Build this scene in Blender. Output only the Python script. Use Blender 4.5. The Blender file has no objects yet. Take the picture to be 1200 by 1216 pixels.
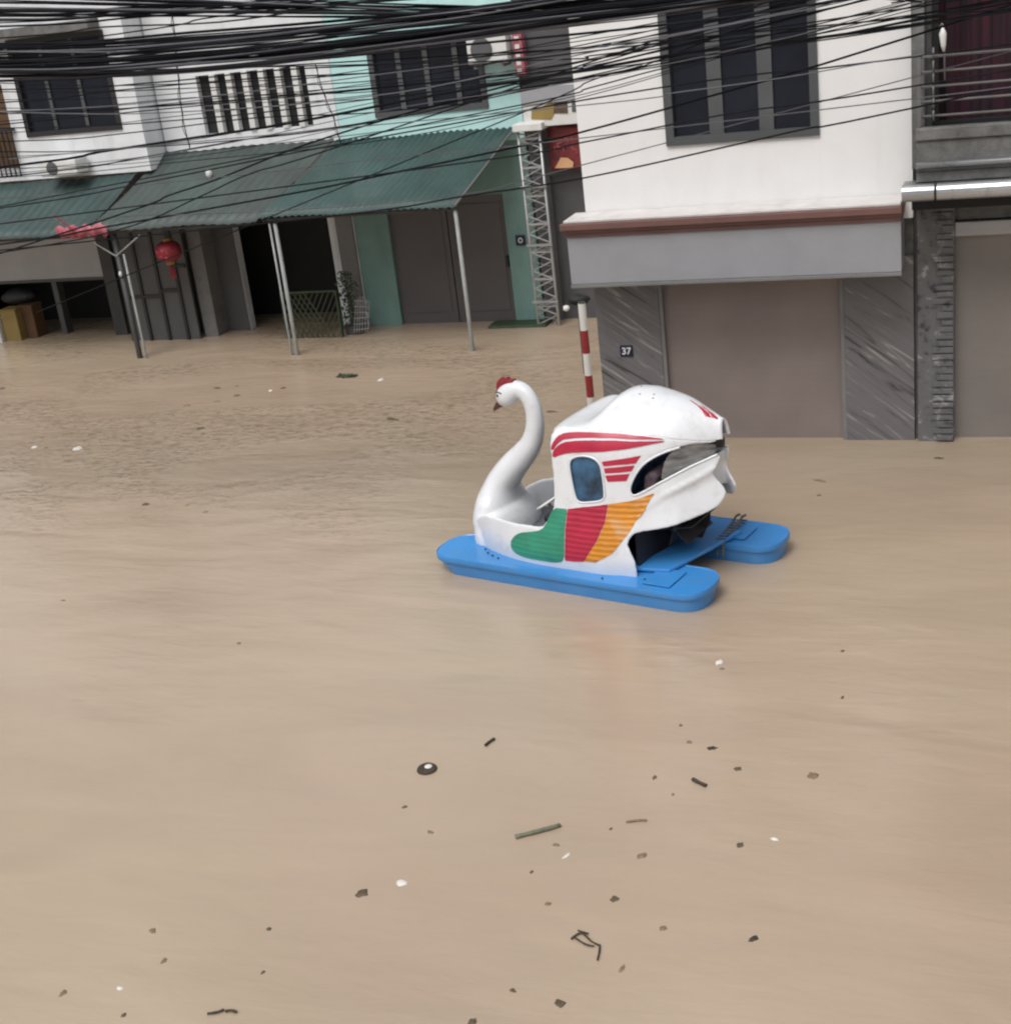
import bpy, bmesh, math, random
from mathutils import Vector, Matrix
from mathutils.geometry import delaunay_2d_cdt
random.seed(7)
PI = math.pi
S = bpy.context.scene
COL = S.collection

# ------------------------------------------------------------------ camera
CAM = Vector((0, 0, 6.0)); YAW, PITCH, ROLL, F = -0.37362066, 0.37047488, -0.12186448, 1660.956
PW, PH = 1200.0, 1216.0
_f0 = Vector((math.sin(YAW), math.cos(YAW), 0)); _r0 = Vector((math.cos(YAW), -math.sin(YAW), 0)); _u0 = Vector((0, 0, 1))
FW = _f0*math.cos(PITCH) - _u0*math.sin(PITCH); _u = _u0*math.cos(PITCH) + _f0*math.sin(PITCH)
RT = _r0*math.cos(ROLL) + _u*math.sin(ROLL); UP = _u*math.cos(ROLL) - _r0*math.sin(ROLL)
cam_d = bpy.data.cameras.new('camera'); cam = bpy.data.objects.new('camera', cam_d); COL.objects.link(cam)
cam_d.sensor_fit = 'HORIZONTAL'; cam_d.sensor_width = 36; cam_d.lens = 36*F/PW; cam_d.clip_end = 2000; cam_d.clip_start = .05
cam.matrix_world = Matrix(((RT.x, UP.x, -FW.x, CAM.x), (RT.y, UP.y, -FW.y, CAM.y), (RT.z, UP.z, -FW.z, CAM.z), (0, 0, 0, 1)))
S.camera = cam

# ------------------------------------------------------------------ sky, sun, exposure (overcast)
SUN_EL, SUN_AZ = math.radians(58), math.radians(195)
w = bpy.data.worlds.new("World"); S.world = w; w.use_nodes = True
nt = w.node_tree; bg = nt.nodes['Background']
sky = nt.nodes.new('ShaderNodeTexSky'); sky.sky_type = 'NISHITA'; sky.sun_disc = False
sky.sun_elevation = SUN_EL; sky.sun_rotation = SUN_AZ; sky.air_density = 1.0; sky.dust_density = 5.0; sky.ozone_density = 1.0
hs = nt.nodes.new('ShaderNodeHueSaturation'); hs.inputs['Saturation'].default_value = .22
nt.links.new(sky.outputs[0], hs.inputs['Color']); 
tco = nt.nodes.new('ShaderNodeTexCoord'); sep = nt.nodes.new('ShaderNodeSeparateXYZ'); nt.links.new(tco.outputs['Generated'], sep.inputs[0])
mrg = nt.nodes.new('ShaderNodeMapRange'); mrg.inputs[1].default_value = 0; mrg.inputs[2].default_value = .85; mrg.inputs[3].default_value = .22; mrg.inputs[4].default_value = 1.6; nt.links.new(sep.outputs[2], mrg.inputs[0])
mlt = nt.nodes.new('ShaderNodeVectorMath'); mlt.operation = 'SCALE'; nt.links.new(hs.outputs[0], mlt.inputs[0]); nt.links.new(mrg.outputs[0], mlt.inputs['Scale'])   # overcast sky: brighter overhead than at the horizon
nt.links.new(mlt.outputs[0], bg.inputs[0]); bg.inputs[1].default_value = .133
sd = bpy.data.lights.new('sun', 'SUN'); sd.energy = .72; sd.angle = math.radians(30); sd.color = (1, .992, .98)
so = bpy.data.objects.new('sun', sd); COL.objects.link(so); so.location = (0, -20, 40)
dv = Vector((math.cos(SUN_EL)*math.sin(SUN_AZ), math.cos(SUN_EL)*math.cos(SUN_AZ), math.sin(SUN_EL)))
so.rotation_euler = dv.to_track_quat('Z', 'Y').to_euler()
S.view_settings.view_transform = 'Standard'; S.view_settings.look = 'None'; S.view_settings.gamma = 1; S.view_settings.exposure = 0.0; S.cycles.filter_width = 2.2

def ray(x, y): return RT*((x-PW/2)/F) - UP*((y-PH/2)/F) + FW
def PY(x, y, Y):
    "where the sight line of a photo point meets the upright plane at distance Y"
    d = ray(x, y); return CAM + d*(Y/d.y)
def PZ(x, y, z=0.0):
    d = ray(x, y); return CAM + d*((z-CAM.z)/d.z)

# ------------------------------------------------------------------ materials
def node(nt, t, **k):
    n = nt.nodes.new(t)
    for a, b in k.items(): setattr(n, a, b)
    return n
def mat(name, c, rough=.6, metal=0, spec=.5, var=.12, vs=3.0, stretch=(1, 1, 1), dirt=None, dirt_s=1.2, dirt_amt=.5, bump=0, bs=40, c2=None, coat=0, trans=0, streak=0):
    m = bpy.data.materials.new(name); m.use_nodes = True; nt = m.node_tree; L = nt.links
    b = nt.nodes['Principled BSDF']; b.inputs['Roughness'].default_value = rough; b.inputs['Metallic'].default_value = metal
    b.inputs['Specular IOR Level'].default_value = spec; b.inputs['Coat Weight'].default_value = coat
    b.inputs['Coat Roughness'].default_value = .08
    if trans: b.inputs['Transmission Weight'].default_value = trans
    tc = node(nt, 'ShaderNodeTexCoord'); mp = node(nt, 'ShaderNodeMapping'); mp.inputs['Scale'].default_value = stretch
    L.new(tc.outputs['Object'], mp.inputs[0])
    n = node(nt, 'ShaderNodeTexNoise'); n.inputs['Scale'].default_value = vs; n.inputs['Detail'].default_value = 6
    L.new(mp.outputs[0], n.inputs['Vector'])
    r = node(nt, 'ShaderNodeValToRGB'); r.color_ramp.elements[0].position = .3; r.color_ramp.elements[1].position = .7
    a = c2 or tuple(x*(1-var) for x in c); r.color_ramp.elements[0].color = (*a, 1)
    r.color_ramp.elements[1].color = (*[min(1, x*(1+(0 if c2 else var*.5))) for x in c], 1)
    L.new(n.outputs['Fac'], r.inputs[0]); out = r.outputs[0]
    if dirt:
        n2 = node(nt, 'ShaderNodeTexNoise'); n2.inputs['Scale'].default_value = dirt_s; n2.inputs['Detail'].default_value = 9; n2.inputs['Roughness'].default_value = .7
        if streak:
            mp2 = node(nt, 'ShaderNodeMapping'); mp2.inputs['Scale'].default_value = (streak, streak, .35); L.new(tc.outputs['Object'], mp2.inputs[0]); L.new(mp2.outputs[0], n2.inputs['Vector'])
        else: L.new(mp.outputs[0], n2.inputs['Vector'])
        r2 = node(nt, 'ShaderNodeMapRange'); r2.inputs[1].default_value = .52; r2.inputs[2].default_value = .75; r2.inputs[4].default_value = dirt_amt
        L.new(n2.outputs['Fac'], r2.inputs[0])
        mx = node(nt, 'ShaderNodeMix', data_type='RGBA'); L.new(r2.outputs[0], mx.inputs[0]); L.new(out, mx.inputs[6]); mx.inputs[7].default_value = (*dirt, 1); out = mx.outputs[2]
    L.new(out, b.inputs['Base Color'])
    if bump:
        n3 = node(nt, 'ShaderNodeTexNoise'); n3.inputs['Scale'].default_value = bs; n3.inputs['Detail'].default_value = 4; L.new(mp.outputs[0], n3.inputs['Vector'])
        bp = node(nt, 'ShaderNodeBump'); bp.inputs['Strength'].default_value = bump; bp.inputs['Distance'].default_value = .02
        L.new(n3.outputs['Fac'], bp.inputs['Height']); L.new(bp.outputs[0], b.inputs['Normal'])
    return m

M = {}
M['white_wall'] = mat('white_wall', (.75, .75, .745), .8, dirt=(.42, .40, .37), dirt_s=.9, dirt_amt=.14, streak=2.5, var=.03, bump=.12)
M['cold_wall'] = mat('cold_wall', (.70, .72, .74), .8, dirt=(.34, .34, .34), dirt_s=1.0, dirt_amt=.55, streak=2.5, var=.08, bump=.2)
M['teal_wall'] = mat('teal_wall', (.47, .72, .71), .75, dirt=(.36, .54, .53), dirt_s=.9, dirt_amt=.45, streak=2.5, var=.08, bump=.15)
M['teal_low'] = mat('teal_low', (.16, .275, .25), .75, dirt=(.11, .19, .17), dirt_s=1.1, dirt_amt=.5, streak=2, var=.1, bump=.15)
M['grey_wall'] = mat('grey_wall', (.10, .10, .105), .8, dirt=(.05, .05, .05), dirt_amt=.6, var=.15)
M['concrete'] = mat('concrete', (.16, .16, .157), .85, dirt=(.03, .03, .03), dirt_s=3, dirt_amt=.9, var=.45, vs=6, bump=.5)
M['trim_brown'] = mat('trim_brown', (.17, .085, .075), .5, dirt=(.09, .06, .05), dirt_s=4, var=.15)
M['trim_cream'] = mat('trim_cream', (.60, .575, .56), .6, dirt=(.3, .2, .18), dirt_s=5, dirt_amt=.4)
M['fascia'] = mat('fascia', (.315, .32, .345), .35, var=.06, dirt=(.26, .26, .26), dirt_s=2, dirt_amt=.3)
M['fascia_low'] = mat('fascia_low', (.2, .2, .2), .5)
M['frame_grey'] = mat('frame_grey', (.075, .08, .085), .4, var=.1)
M['bar_grey'] = mat('bar_grey', (.085, .09, .095), .45, var=.15)
M['glass_dark'] = mat('glass_dark', (.016, .02, .03), .12, spec=.22, var=.5, vs=2, c2=(.01, .012, .02))
M['curtain'] = mat('curtain', (.05, .006, .016), .8, c2=(.006, .005, .01), vs=3, stretch=(6, 1, .3))
M['dark'] = mat('dark', (.012, .012, .013), .7, var=.3)
M['black_frame'] = mat('black_frame', (.02, .02, .022), .5)
M['awning_green'] = mat('awning_green', (.028, .064, .058), .55, var=.3, vs=1.4, dirt=(.08, .10, .10), dirt_s=1.8, dirt_amt=.6, metal=0)
M['awning_grey'] = mat('awning_grey', (.045, .062, .056), .55, var=.3, vs=1.4, dirt=(.045, .085, .075), dirt_s=1.5, dirt_amt=.8)
M['awning_teal'] = mat('awning_teal', (.028, .058, .054), .55, var=.3, vs=1.4, dirt=(.04, .06, .065), dirt_s=2.0, dirt_amt=.5)
M['post'] = mat('post', (.28, .29, .28), .5, var=.25, dirt=(.15, .12, .1), dirt_s=5, dirt_amt=.6)
M['pier_shaded'] = mat('pier_shaded', (.17, .17, .165), .7, var=.25, dirt=(.06, .055, .05), dirt_s=3, dirt_amt=.7)  # whitish piers: awning shade mixed into the base colour, dirt on top
M['post_dark'] = mat('post_dark', (.05, .05, .05), .6, var=.2)
M['door_grey'] = mat('door_grey', (.095, .088, .09), .55, var=.12, vs=1.2)
M['panel_grey'] = mat('panel_grey', (.085, .085, .085), .6, var=.15, vs=1.5, dirt=(.1, .1, .1), dirt_amt=.5)
M['silver'] = mat('silver', (.45, .46, .47), .38, metal=.85, var=.2, dirt=(.12, .12, .12), dirt_s=6, dirt_amt=.8)
M['steel_grey'] = mat('steel_grey', (.16, .155, .155), .5, metal=.2, var=.2)
M['truss'] = mat('truss', (.36, .36, .36), .4, metal=.4, var=.2)
M['cable'] = mat('cable', (.009, .010, .013), .8, spec=.15, var=.2)
M['cable_grey'] = mat('cable_grey', (.13, .13, .145), .7, spec=.2, var=.2)
M['plastic_white'] = mat('plastic_white', (.66, .66, .64), .5, var=.06, dirt=(.3, .28, .25), dirt_s=5, dirt_amt=.3)
M['red'] = mat('red', (.24, .015, .025), .6, var=.3)
M['post_red'] = mat('post_red', (.26, .02, .025), .45, var=.15)
M['post_white'] = mat('post_white', (.68, .66, .62), .5, var=.1, dirt=(.4, .35, .3), dirt_s=7, dirt_amt=.5)
M['navy'] = mat('navy', (.008, .012, .04), .4)
M['ink_white'] = mat('ink_white', (.8, .8, .8), .6)
M['cloth_pink'] = mat('cloth_pink', (.45, .16, .19), .8, c2=(.3, .04, .06), vs=8)
M['ochre'] = mat('ochre', (.27, .19, .06), .7, var=.2)
M['cardboard'] = mat('cardboard', (.12, .065, .03), .8, var=.25)
M['leaf_dark'] = mat('leaf_dark', (.03, .055, .025), .6, var=.4, vs=9)
M['wicker'] = mat('wicker', (.05, .06, .03), .7, var=.3)
# boat
M['boat_white'] = mat('boat_white', (.70, .715, .74), .25, spec=.5, var=.05, coat=.3, dirt=(.36, .33, .28), dirt_s=5, dirt_amt=.35)
M['boat_blue'] = mat('boat_blue', (.045, .235, .57), .3, var=.12, vs=2.5, dirt=(.10, .20, .33), dirt_s=5, dirt_amt=.7, coat=.1)
M['boat_red'] = mat('boat_red', (.42, .018, .05), .35, var=.15, vs=5)
M['stripe_red'] = mat('stripe_red', (.42, .018, .05), .3, var=.12, vs=5, coat=.3)
M['boat_green'] = mat('boat_green', (.035, .26, .16), .4, var=.2, vs=5)
M['boat_orange'] = mat('boat_orange', (.62, .24, .02), .4, var=.15, vs=4, dirt=(.6, .45, .3), dirt_s=3, dirt_amt=.7)
M['boat_dark'] = mat('boat_dark', (.02, .02, .024), .55, var=.3, dirt=(.08, .06, .05), dirt_s=4, dirt_amt=.5)
M['boat_floor'] = mat('boat_floor', (.10, .11, .13), .6, var=.3)
M['seat_blue'] = mat('seat_blue', (.05, .17, .33), .5, c2=(.012, .03, .08), vs=7)
M['seat_plum'] = mat('seat_plum', (.16, .11, .13), .7, c2=(.05, .035, .045), vs=9)
M['beak'] = mat('beak', (.10, .03, .02), .4)
M['plastic_sheet'] = mat('plastic_sheet', (.26, .26, .26), .3, c2=(.05, .05, .05), vs=5, stretch=(1, 1, 3), bump=.6, bs=12)
M['rope'] = mat('rope', (.14, .13, .12), .6, c2=(.03, .03, .03), vs=30)
# debris
M['leaf_brown'] = mat('leaf_brown', (.10, .07, .04), .7, var=.4, vs=20)
M['leaf_tan'] = mat('leaf_tan', (.20, .145, .09), .8, var=.3, vs=20)
M['bark'] = mat('bark', (.045, .034, .022), .8, var=.3, vs=20)
M['bamboo'] = mat('bamboo', (.13, .14, .09), .5, var=.3, vs=15)
M['foam'] = mat('foam', (.62, .60, .56), .7, var=.05)

# feather ridges on the painted wing
for k in ('boat_green', 'boat_red', 'boat_orange'):
    m = M[k]; nt = m.node_tree; b = nt.nodes['Principled BSDF']
    tc = node(nt, 'ShaderNodeTexCoord'); wv = node(nt, 'ShaderNodeTexWave'); wv.bands_direction = 'Z'; wv.inputs['Scale'].default_value = 5.5; wv.inputs['Distortion'].default_value = 1.2; wv.inputs['Detail'].default_value = 2
    nt.links.new(tc.outputs['Object'], wv.inputs[0])
    bp = node(nt, 'ShaderNodeBump'); bp.inputs['Strength'].default_value = .35 if k != 'boat_green' else .15; bp.inputs['Distance'].default_value = .02
    nt.links.new(wv.outputs['Fac'], bp.inputs['Height']); nt.links.new(bp.outputs[0], b.inputs['Normal'])

def stone_mat(name, c1, c2, sc, rot, dist, brick=False):
    m = bpy.data.materials.new(name); m.use_nodes = True; nt = m.node_tree; L = nt.links; b = nt.nodes['Principled BSDF']; b.inputs['Roughness'].default_value = .55
    tc = node(nt, 'ShaderNodeTexCoord'); mp = node(nt, 'ShaderNodeMapping'); mp.inputs['Rotation'].default_value = rot; L.new(tc.outputs['Object'], mp.inputs[0])
    mp2 = node(nt, 'ShaderNodeMapping'); mp2.inputs['Scale'].default_value = sc; L.new(mp.outputs[0], mp2.inputs[0])
    n = node(nt, 'ShaderNodeTexNoise'); n.inputs['Scale'].default_value = 1; n.inputs['Detail'].default_value = 5; n.inputs['Roughness'].default_value = .6; n.inputs['Distortion'].default_value = dist
    L.new(mp2.outputs[0], n.inputs['Vector'])
    r = node(nt, 'ShaderNodeValToRGB'); e = r.color_ramp.elements
    e[0].position = .33; e[0].color = (*[x*.35 for x in c1], 1); e[1].position = .72; e[1].color = (*c2, 1)
    a = r.color_ramp.elements.new(.42); a.color = (*c1, 1); a = r.color_ramp.elements.new(.58); a.color = (*[x*1.12 for x in c1], 1); a = r.color_ramp.elements.new(.64); a.color = (*[(x+y)/2 for x, y in zip(c1, c2)], 1)
    L.new(n.outputs['Fac'], r.inputs[0]); L.new(r.outputs[0], b.inputs['Base Color'])
    bp = node(nt, 'ShaderNodeBump'); bp.inputs['Strength'].default_value = .3; bp.inputs['Distance'].default_value = .01; L.new(n.outputs['Fac'], bp.inputs['Height']); L.new(bp.outputs[0], b.inputs['Normal'])
    return m
M['stone_left'] = stone_mat('stone_left', (.15, .145, .15), (.42, .40, .37), (.8, .8, 11), (0, math.radians(-36), 0), 1.5)
M['stone_right'] = stone_mat('stone_right', (.15, .145, .15), (.46, .43, .40), (.7, .7, 9), (0, math.radians(-38), 0), 1.5)
M['stone_column'] = stone_mat('stone_column', (.13, .13, .135), (.42, .42, .42), (6, 6, 7), (0, 0, 0), .3)

def shutter_mat(name, c, pitch, col2=None):
    "roller shutter: fine horizontal slats as relief"
    m = bpy.data.materials.new(name); m.use_nodes = True; nt = m.node_tree; L = nt.links; b = nt.nodes['Principled BSDF']; b.inputs['Roughness'].default_value = .5
    tc = node(nt, 'ShaderNodeTexCoord'); wv = node(nt, 'ShaderNodeTexWave'); wv.bands_direction = 'Z'; wv.wave_profile = 'SAW'; wv.inputs['Scale'].default_value = PI*2/(20*pitch)
    L.new(tc.outputs['Object'], wv.inputs[0])
    bp = node(nt, 'ShaderNodeBump'); bp.inputs['Strength'].default_value = .35; bp.inputs['Distance'].default_value = .012; L.new(wv.outputs['Fac'], bp.inputs['Height']); L.new(bp.outputs[0], b.inputs['Normal'])
    n = node(nt, 'ShaderNodeTexNoise'); n.inputs['Scale'].default_value = 1.3; n.inputs['Detail'].default_value = 6; L.new(tc.outputs['Object'], n.inputs['Vector'])
    r = node(nt, 'ShaderNodeValToRGB'); r.color_ramp.elements[0].position = .35; r.color_ramp.elements[1].position = .7
    r.color_ramp.elements[0].color = (*[x*.88 for x in c], 1); r.color_ramp.elements[1].color = (*[x*1.05 for x in c], 1)
    L.new(n.outputs['Fac'], r.inputs[0]); L.new(r.outputs[0], b.inputs['Base Color'])
    return m
M['shutter_beige'] = shutter_mat('shutter_beige', (.26, .215, .20), .09)
M['shutter_grey'] = shutter_mat('shutter_grey', (.24, .215, .20), .09)
M['shutter_pale'] = shutter_mat('shutter_pale', (.42, .42, .43), .08)
M['shutter_dark'] = shutter_mat('shutter_dark', (.085, .085, .09), .12)

# ------------------------------------------------------------------ mesh helpers
class MB:
    def __init__(s): s.v = []; s.f = []
    def box(s, x0, x1, y0, y1, z0, z1, bev=0):
        n = len(s.v)
        s.v += [(x, y, z) for z in (z0, z1) for x, y in ((x0, y0), (x1, y0), (x1, y1), (x0, y1))]
        s.f += [tuple(n+i for i in q) for q in ((3, 2, 1, 0), (4, 5, 6, 7), (0, 1, 5, 4), (1, 2, 6, 5), (2, 3, 7, 6), (3, 0, 4, 7))]; return s
    def tube(s, pts, r, seg=8, cap=True, r2=None):
        pts = [Vector(p) for p in pts]; n0 = len(s.v); N = len(pts); rr = r if isinstance(r, (list, tuple)) else [r]*N
        prev = None
        for i, p in enumerate(pts):
            t = (pts[min(i+1, N-1)]-pts[max(i-1, 0)]).normalized()
            if prev is None:
                a = Vector((0, 0, 1)) if abs(t.z) < .9 else Vector((0, 1, 0)); a = (a-t*a.dot(t)).normalized()
            else: a = (prev-t*prev.dot(t)).normalized()
            prev = a; b = t.cross(a)
            q = rr[i]; qb = q if r2 is None else r2[i]
            for k in range(seg):
                an = 2*PI*k/seg; s.v.append(tuple(p+a*(math.cos(an)*q)+b*(math.sin(an)*qb)))
        for i in range(N-1):
            for k in range(seg):
                k2 = (k+1) % seg; s.f.append((n0+i*seg+k, n0+i*seg+k2, n0+(i+1)*seg+k2, n0+(i+1)*seg+k))
        if cap: s.f.append(tuple(n0+k for k in reversed(range(seg)))); s.f.append(tuple(n0+(N-1)*seg+k for k in range(seg)))
        return s
    def prism(s, poly, fn, d):
        "extrude the polygon fn(point) by the vector d"
        n = len(s.v); m = len(poly); P = [Vector(fn(*q)) for q in poly]
        s.v += [tuple(p) for p in P] + [tuple(p+Vector(d)) for p in P]
        s.f.append(tuple(n+i for i in range(m))); s.f.append(tuple(n+m+i for i in reversed(range(m))))
        for i in range(m): j = (i+1) % m; s.f.append((n+j, n+i, n+m+i, n+m+j))
        return s
    def blob(s, c, rx, ry, rz, seg=14, rings=9, jit=0, fn=None):
        n = len(s.v)
        for i in range(rings+1):
            th = PI*i/rings
            for k in range(seg):
                ph = 2*PI*k/seg; q = 1+random.uniform(-jit, jit)
                p = Vector((math.sin(th)*math.cos(ph)*rx*q, math.sin(th)*math.sin(ph)*ry*q, math.cos(th)*rz*q))
                if fn: p = fn(p)
                s.v.append(tuple(Vector(c)+p))
        for i in range(rings):
            for k in range(seg): k2 = (k+1) % seg; s.f.append((n+i*seg+k, n+(i+1)*seg+k, n+(i+1)*seg+k2, n+i*seg+k2))
        return s
    def build(s, name, m, parent=None, smooth=False, bevel=0, solid=0):
        off = Vector((0, 0, 0)); p = parent
        if parent is not None and not parent.get('_local'):
            while p is not None: off += p.location; p = p.parent
        me = bpy.data.meshes.new(name); me.from_pydata([tuple(Vector(v)-off) for v in s.v], [], s.f); me.update()
        bm = bmesh.new(); bm.from_mesh(me); bmesh.ops.remove_doubles(bm, verts=bm.verts, dist=1e-5); bmesh.ops.recalc_face_normals(bm, faces=bm.faces); bm.to_mesh(me); bm.free()
        me.materials.append(m)
        if smooth:
            for q in me.polygons: q.use_smooth = True
        o = bpy.data.objects.new(name, me); COL.objects.link(o); o.parent = parent
        if parent is not None and parent.get('_local'): o['_local'] = 1
        if solid:
            k = o.modifiers.new('solid', 'SOLIDIFY'); k.thickness = solid; k.offset = -1
        if bevel:
            k = o.modifiers.new('bevel', 'BEVEL'); k.width = bevel; k.segments = 2; k.limit_method = 'ANGLE'
        return o
def tag(o, label=None, cat=None, group=None, kind=None):
    for a, b in (('label', label), ('category', cat), ('group', group), ('kind', kind)):
        if b: o[a] = b
    return o
def thing(name, loc, label, cat, group=None, rz=0, local=False):
    o = bpy.data.objects.new(name, None); COL.objects.link(o); o.location = loc; o.rotation_euler = (0, 0, rz); o.empty_display_size = .2
    if local: o['_local'] = 1
    return tag(o, label, cat, group)
def holes(mb, x0, x1, z0, z1, y0, y1, hs):
    "wall slab facing -Y with rectangular holes hs = [(xa, xb, za, zb)]"
    xs = sorted({x0, x1, *[h[0] for h in hs], *[h[1] for h in hs]}); zs = sorted({z0, z1, *[h[2] for h in hs], *[h[3] for h in hs]})
    inh = lambda x, z: any(h[0] < x < h[1] and h[2] < z < h[3] for h in hs) or not (x0 < x < x1 and z0 < z < z1)
    g = {}
    for i in range(len(xs)-1):
        for j in range(len(zs)-1): g[i, j] = not inh((xs[i]+xs[i+1])/2, (zs[j]+zs[j+1])/2)
    def quad(*p): n = len(mb.v); mb.v.extend(p); mb.f.append((n, n+1, n+2, n+3))
    for (i, j), on in g.items():
        if not on: continue
        a, b, c, d = xs[i], xs[i+1], zs[j], zs[j+1]
        quad((a, y0, c), (b, y0, c), (b, y0, d), (a, y0, d)); quad((a, y1, c), (a, y1, d), (b, y1, d), (b, y1, c))
        if not g.get((i-1, j)): quad((a, y0, c), (a, y0, d), (a, y1, d), (a, y1, c))
        if not g.get((i+1, j)): quad((b, y0, c), (b, y1, c), (b, y1, d), (b, y0, d))
        if not g.get((i, j-1)): quad((a, y0, c), (a, y1, c), (b, y1, c), (b, y0, c))
        if not g.get((i, j+1)): quad((a, y0, d), (b, y0, d), (b, y1, d), (a, y1, d))
    return mb
def shell(root, x0, x1, y0, y1, z1, m, floors=(3.2,)):
    "side walls, back wall, floors and roof slab of a narrow house behind its facade"
    b = MB(); b.box(x0, x0+.15, y0, y1, -1.5, z1); b.box(x1-.15, x1, y0, y1, -1.5, z1); b.box(x0+.15, x1-.15, y1-.15, y1, -1.5, z1)
    for z in floors: b.box(x0+.15, x1-.15, y0, y1-.15, z-.15, z)
    b.build('side_wall', m, root)
    r = MB(); r.box(x0-.05, x1+.05, y0-.1, y1+.05, z1+.002, z1+.2); r.build('roof', M['concrete'], root)

# ------------------------------------------------------------------ water and ground
def water():
    mb = MB(); R = 160
    mb.v = [(-R, -R, 0), (R, -R, 0), (R, R, 0), (-R, R, 0)]; mb.f = [(0, 1, 2, 3)]
    m = bpy.data.materials.new('flood_water'); m.use_nodes = True; nt = m.node_tree; L = nt.links; b = nt.nodes['Principled BSDF']
    b.inputs['Roughness'].default_value = .27; b.inputs['IOR'].default_value = 1.8
    tc = node(nt, 'ShaderNodeTexCoord')
    def noise(sc, det, dist=0, stretch=(1, 1, 1), rot=0, rough=.5):
        mp = node(nt, 'ShaderNodeMapping'); mp.inputs['Scale'].default_value = stretch; mp.inputs['Rotation'].default_value = (0, 0, rot); L.new(tc.outputs['Object'], mp.inputs[0])
        n = node(nt, 'ShaderNodeTexNoise'); n.inputs['Scale'].default_value = sc; n.inputs['Detail'].default_value = det; n.inputs['Distortion'].default_value = dist; n.inputs['Roughness'].default_value = rough
        L.new(mp.outputs[0], n.inputs['Vector']); return n.outputs['Fac']
    def mth(op, a, bb, clamp=False):
        n = node(nt, 'ShaderNodeMath', operation=op, use_clamp=clamp)
        for i, v in enumerate((a, bb)):
            if hasattr(v, 'links'): L.new(v, n.inputs[i])
            else: n.inputs[i].default_value = v
        return n.outputs[0]
    def rng(v, a, b_, c=0, d=1):
        n = node(nt, 'ShaderNodeMapRange', interpolation_type='SMOOTHSTEP'); L.new(v, n.inputs[0])
        for i, q in enumerate((a, b_, c, d)): n.inputs[i+1].default_value = q
        return n.outputs[0]
    # silt colour in broad drifts
    r = node(nt, 'ShaderNodeValToRGB'); e = r.color_ramp.elements
    e[0].position = .3; e[0].color = (.385, .288, .21, 1); e[1].position = .7; e[1].color = (.415, .33, .235, 1)
    L.new(noise(.14, 3, .6, (1, 1.6, 1), .4), r.inputs[0])
    r2 = node(nt, 'ShaderNodeValToRGB'); e = r2.color_ramp.elements; e[0].position = .35; e[0].color = (.90, .895, .88, 1); e[1].position = .65; e[1].color = (1, 1, 1, 1)
    L.new(noise(.5, 5, 1.2, (.6, 1.8, 1), -.2), r2.inputs[0])
    mx = node(nt, 'ShaderNodeMix', data_type='RGBA', blend_type='MULTIPLY'); mx.inputs[0].default_value = .8; L.new(r.outputs[0], mx.inputs[6]); L.new(r2.outputs[0], mx.inputs[7])
    base_out = mx.outputs[2]
    # ripple: broad soft swell everywhere, fine chop in drifting patches over the far left part
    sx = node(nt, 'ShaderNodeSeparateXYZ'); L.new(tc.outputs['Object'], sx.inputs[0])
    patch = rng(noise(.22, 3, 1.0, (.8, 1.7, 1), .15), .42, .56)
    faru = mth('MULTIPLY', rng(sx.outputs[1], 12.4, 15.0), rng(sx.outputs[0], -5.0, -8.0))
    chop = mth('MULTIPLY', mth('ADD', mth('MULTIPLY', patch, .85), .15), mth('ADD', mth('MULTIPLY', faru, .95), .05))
    h = mth('ADD', mth('MULTIPLY', noise(.7, 2, .6, (.7, 1.7, 1), -.12), .75), mth('MULTIPLY', noise(3.4, 4, .5, (.55, 1.8, 1), .12, .6), .17))
    h2 = mth('MULTIPLY', noise(4.6, 3, .4, (.85, 1.25, 1), -.15, .6), mth('MULTIPLY', chop, .42))
    # fine darker brown speckle within the choppy patches
    speckle = mth('MULTIPLY', chop, rng(noise(7.5, 5, .4, (.8, 1.5, 1), -.1, .7), .44, .66))
    mx2 = node(nt, 'ShaderNodeMix', data_type='RGBA'); L.new(mth('MULTIPLY', speckle, .75), mx2.inputs[0]); L.new(base_out, mx2.inputs[6]); mx2.inputs[7].default_value = (.19, .145, .10, 1)
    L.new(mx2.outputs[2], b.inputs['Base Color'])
    bp = node(nt, 'ShaderNodeBump'); bp.inputs['Strength'].default_value = 1; bp.inputs['Distance'].default_value = .05; L.new(mth('ADD', h, h2), bp.inputs['Height'])
    L.new(bp.outputs[0], b.inputs['Normal'])
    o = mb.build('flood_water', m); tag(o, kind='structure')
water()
g = MB(); g.box(-165, 165, -165, 165, -2.2, -1.6); tag(g.build('ground', M['concrete']), kind='structure')

# ------------------------------------------------------------------ house 37 (white, right)
def window_unit(root, x0, x1, z0, z1, y, depth=.12, fr=.09, bars=(), barw=.2, name='window', fm='frame_grey', bm_='bar_grey', sashes=None):
    "frame set in a hole: frame, panes and mullions"
    f = MB(); f.box(x0, x1, y-.03, y+depth, z0, z0+fr); f.box(x0, x1, y-.03, y+depth, z1-fr, z1); f.box(x0, x0+fr, y-.03, y+depth, z0+fr, z1-fr); f.box(x1-fr, x1, y-.03, y+depth, z0+fr, z1-fr)
    wf = f.build(name, M[fm], root)
    for bx in bars: MB().box(bx-barw/2, bx+barw/2, y+.02, y+depth-.02, z0+fr, z1-fr).build('mullion', M[bm_], wf)
    xs = [x0+fr]+[q for bx in bars for q in (bx-barw/2, bx+barw/2)]+[x1-fr]
    for a, b in zip(xs[0::2], xs[1::2]):
        MB().box(a, b, y+.06, y+.075, z0+fr, z1-fr).build('pane', M['glass_dark'], wf)
    return wf

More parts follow.
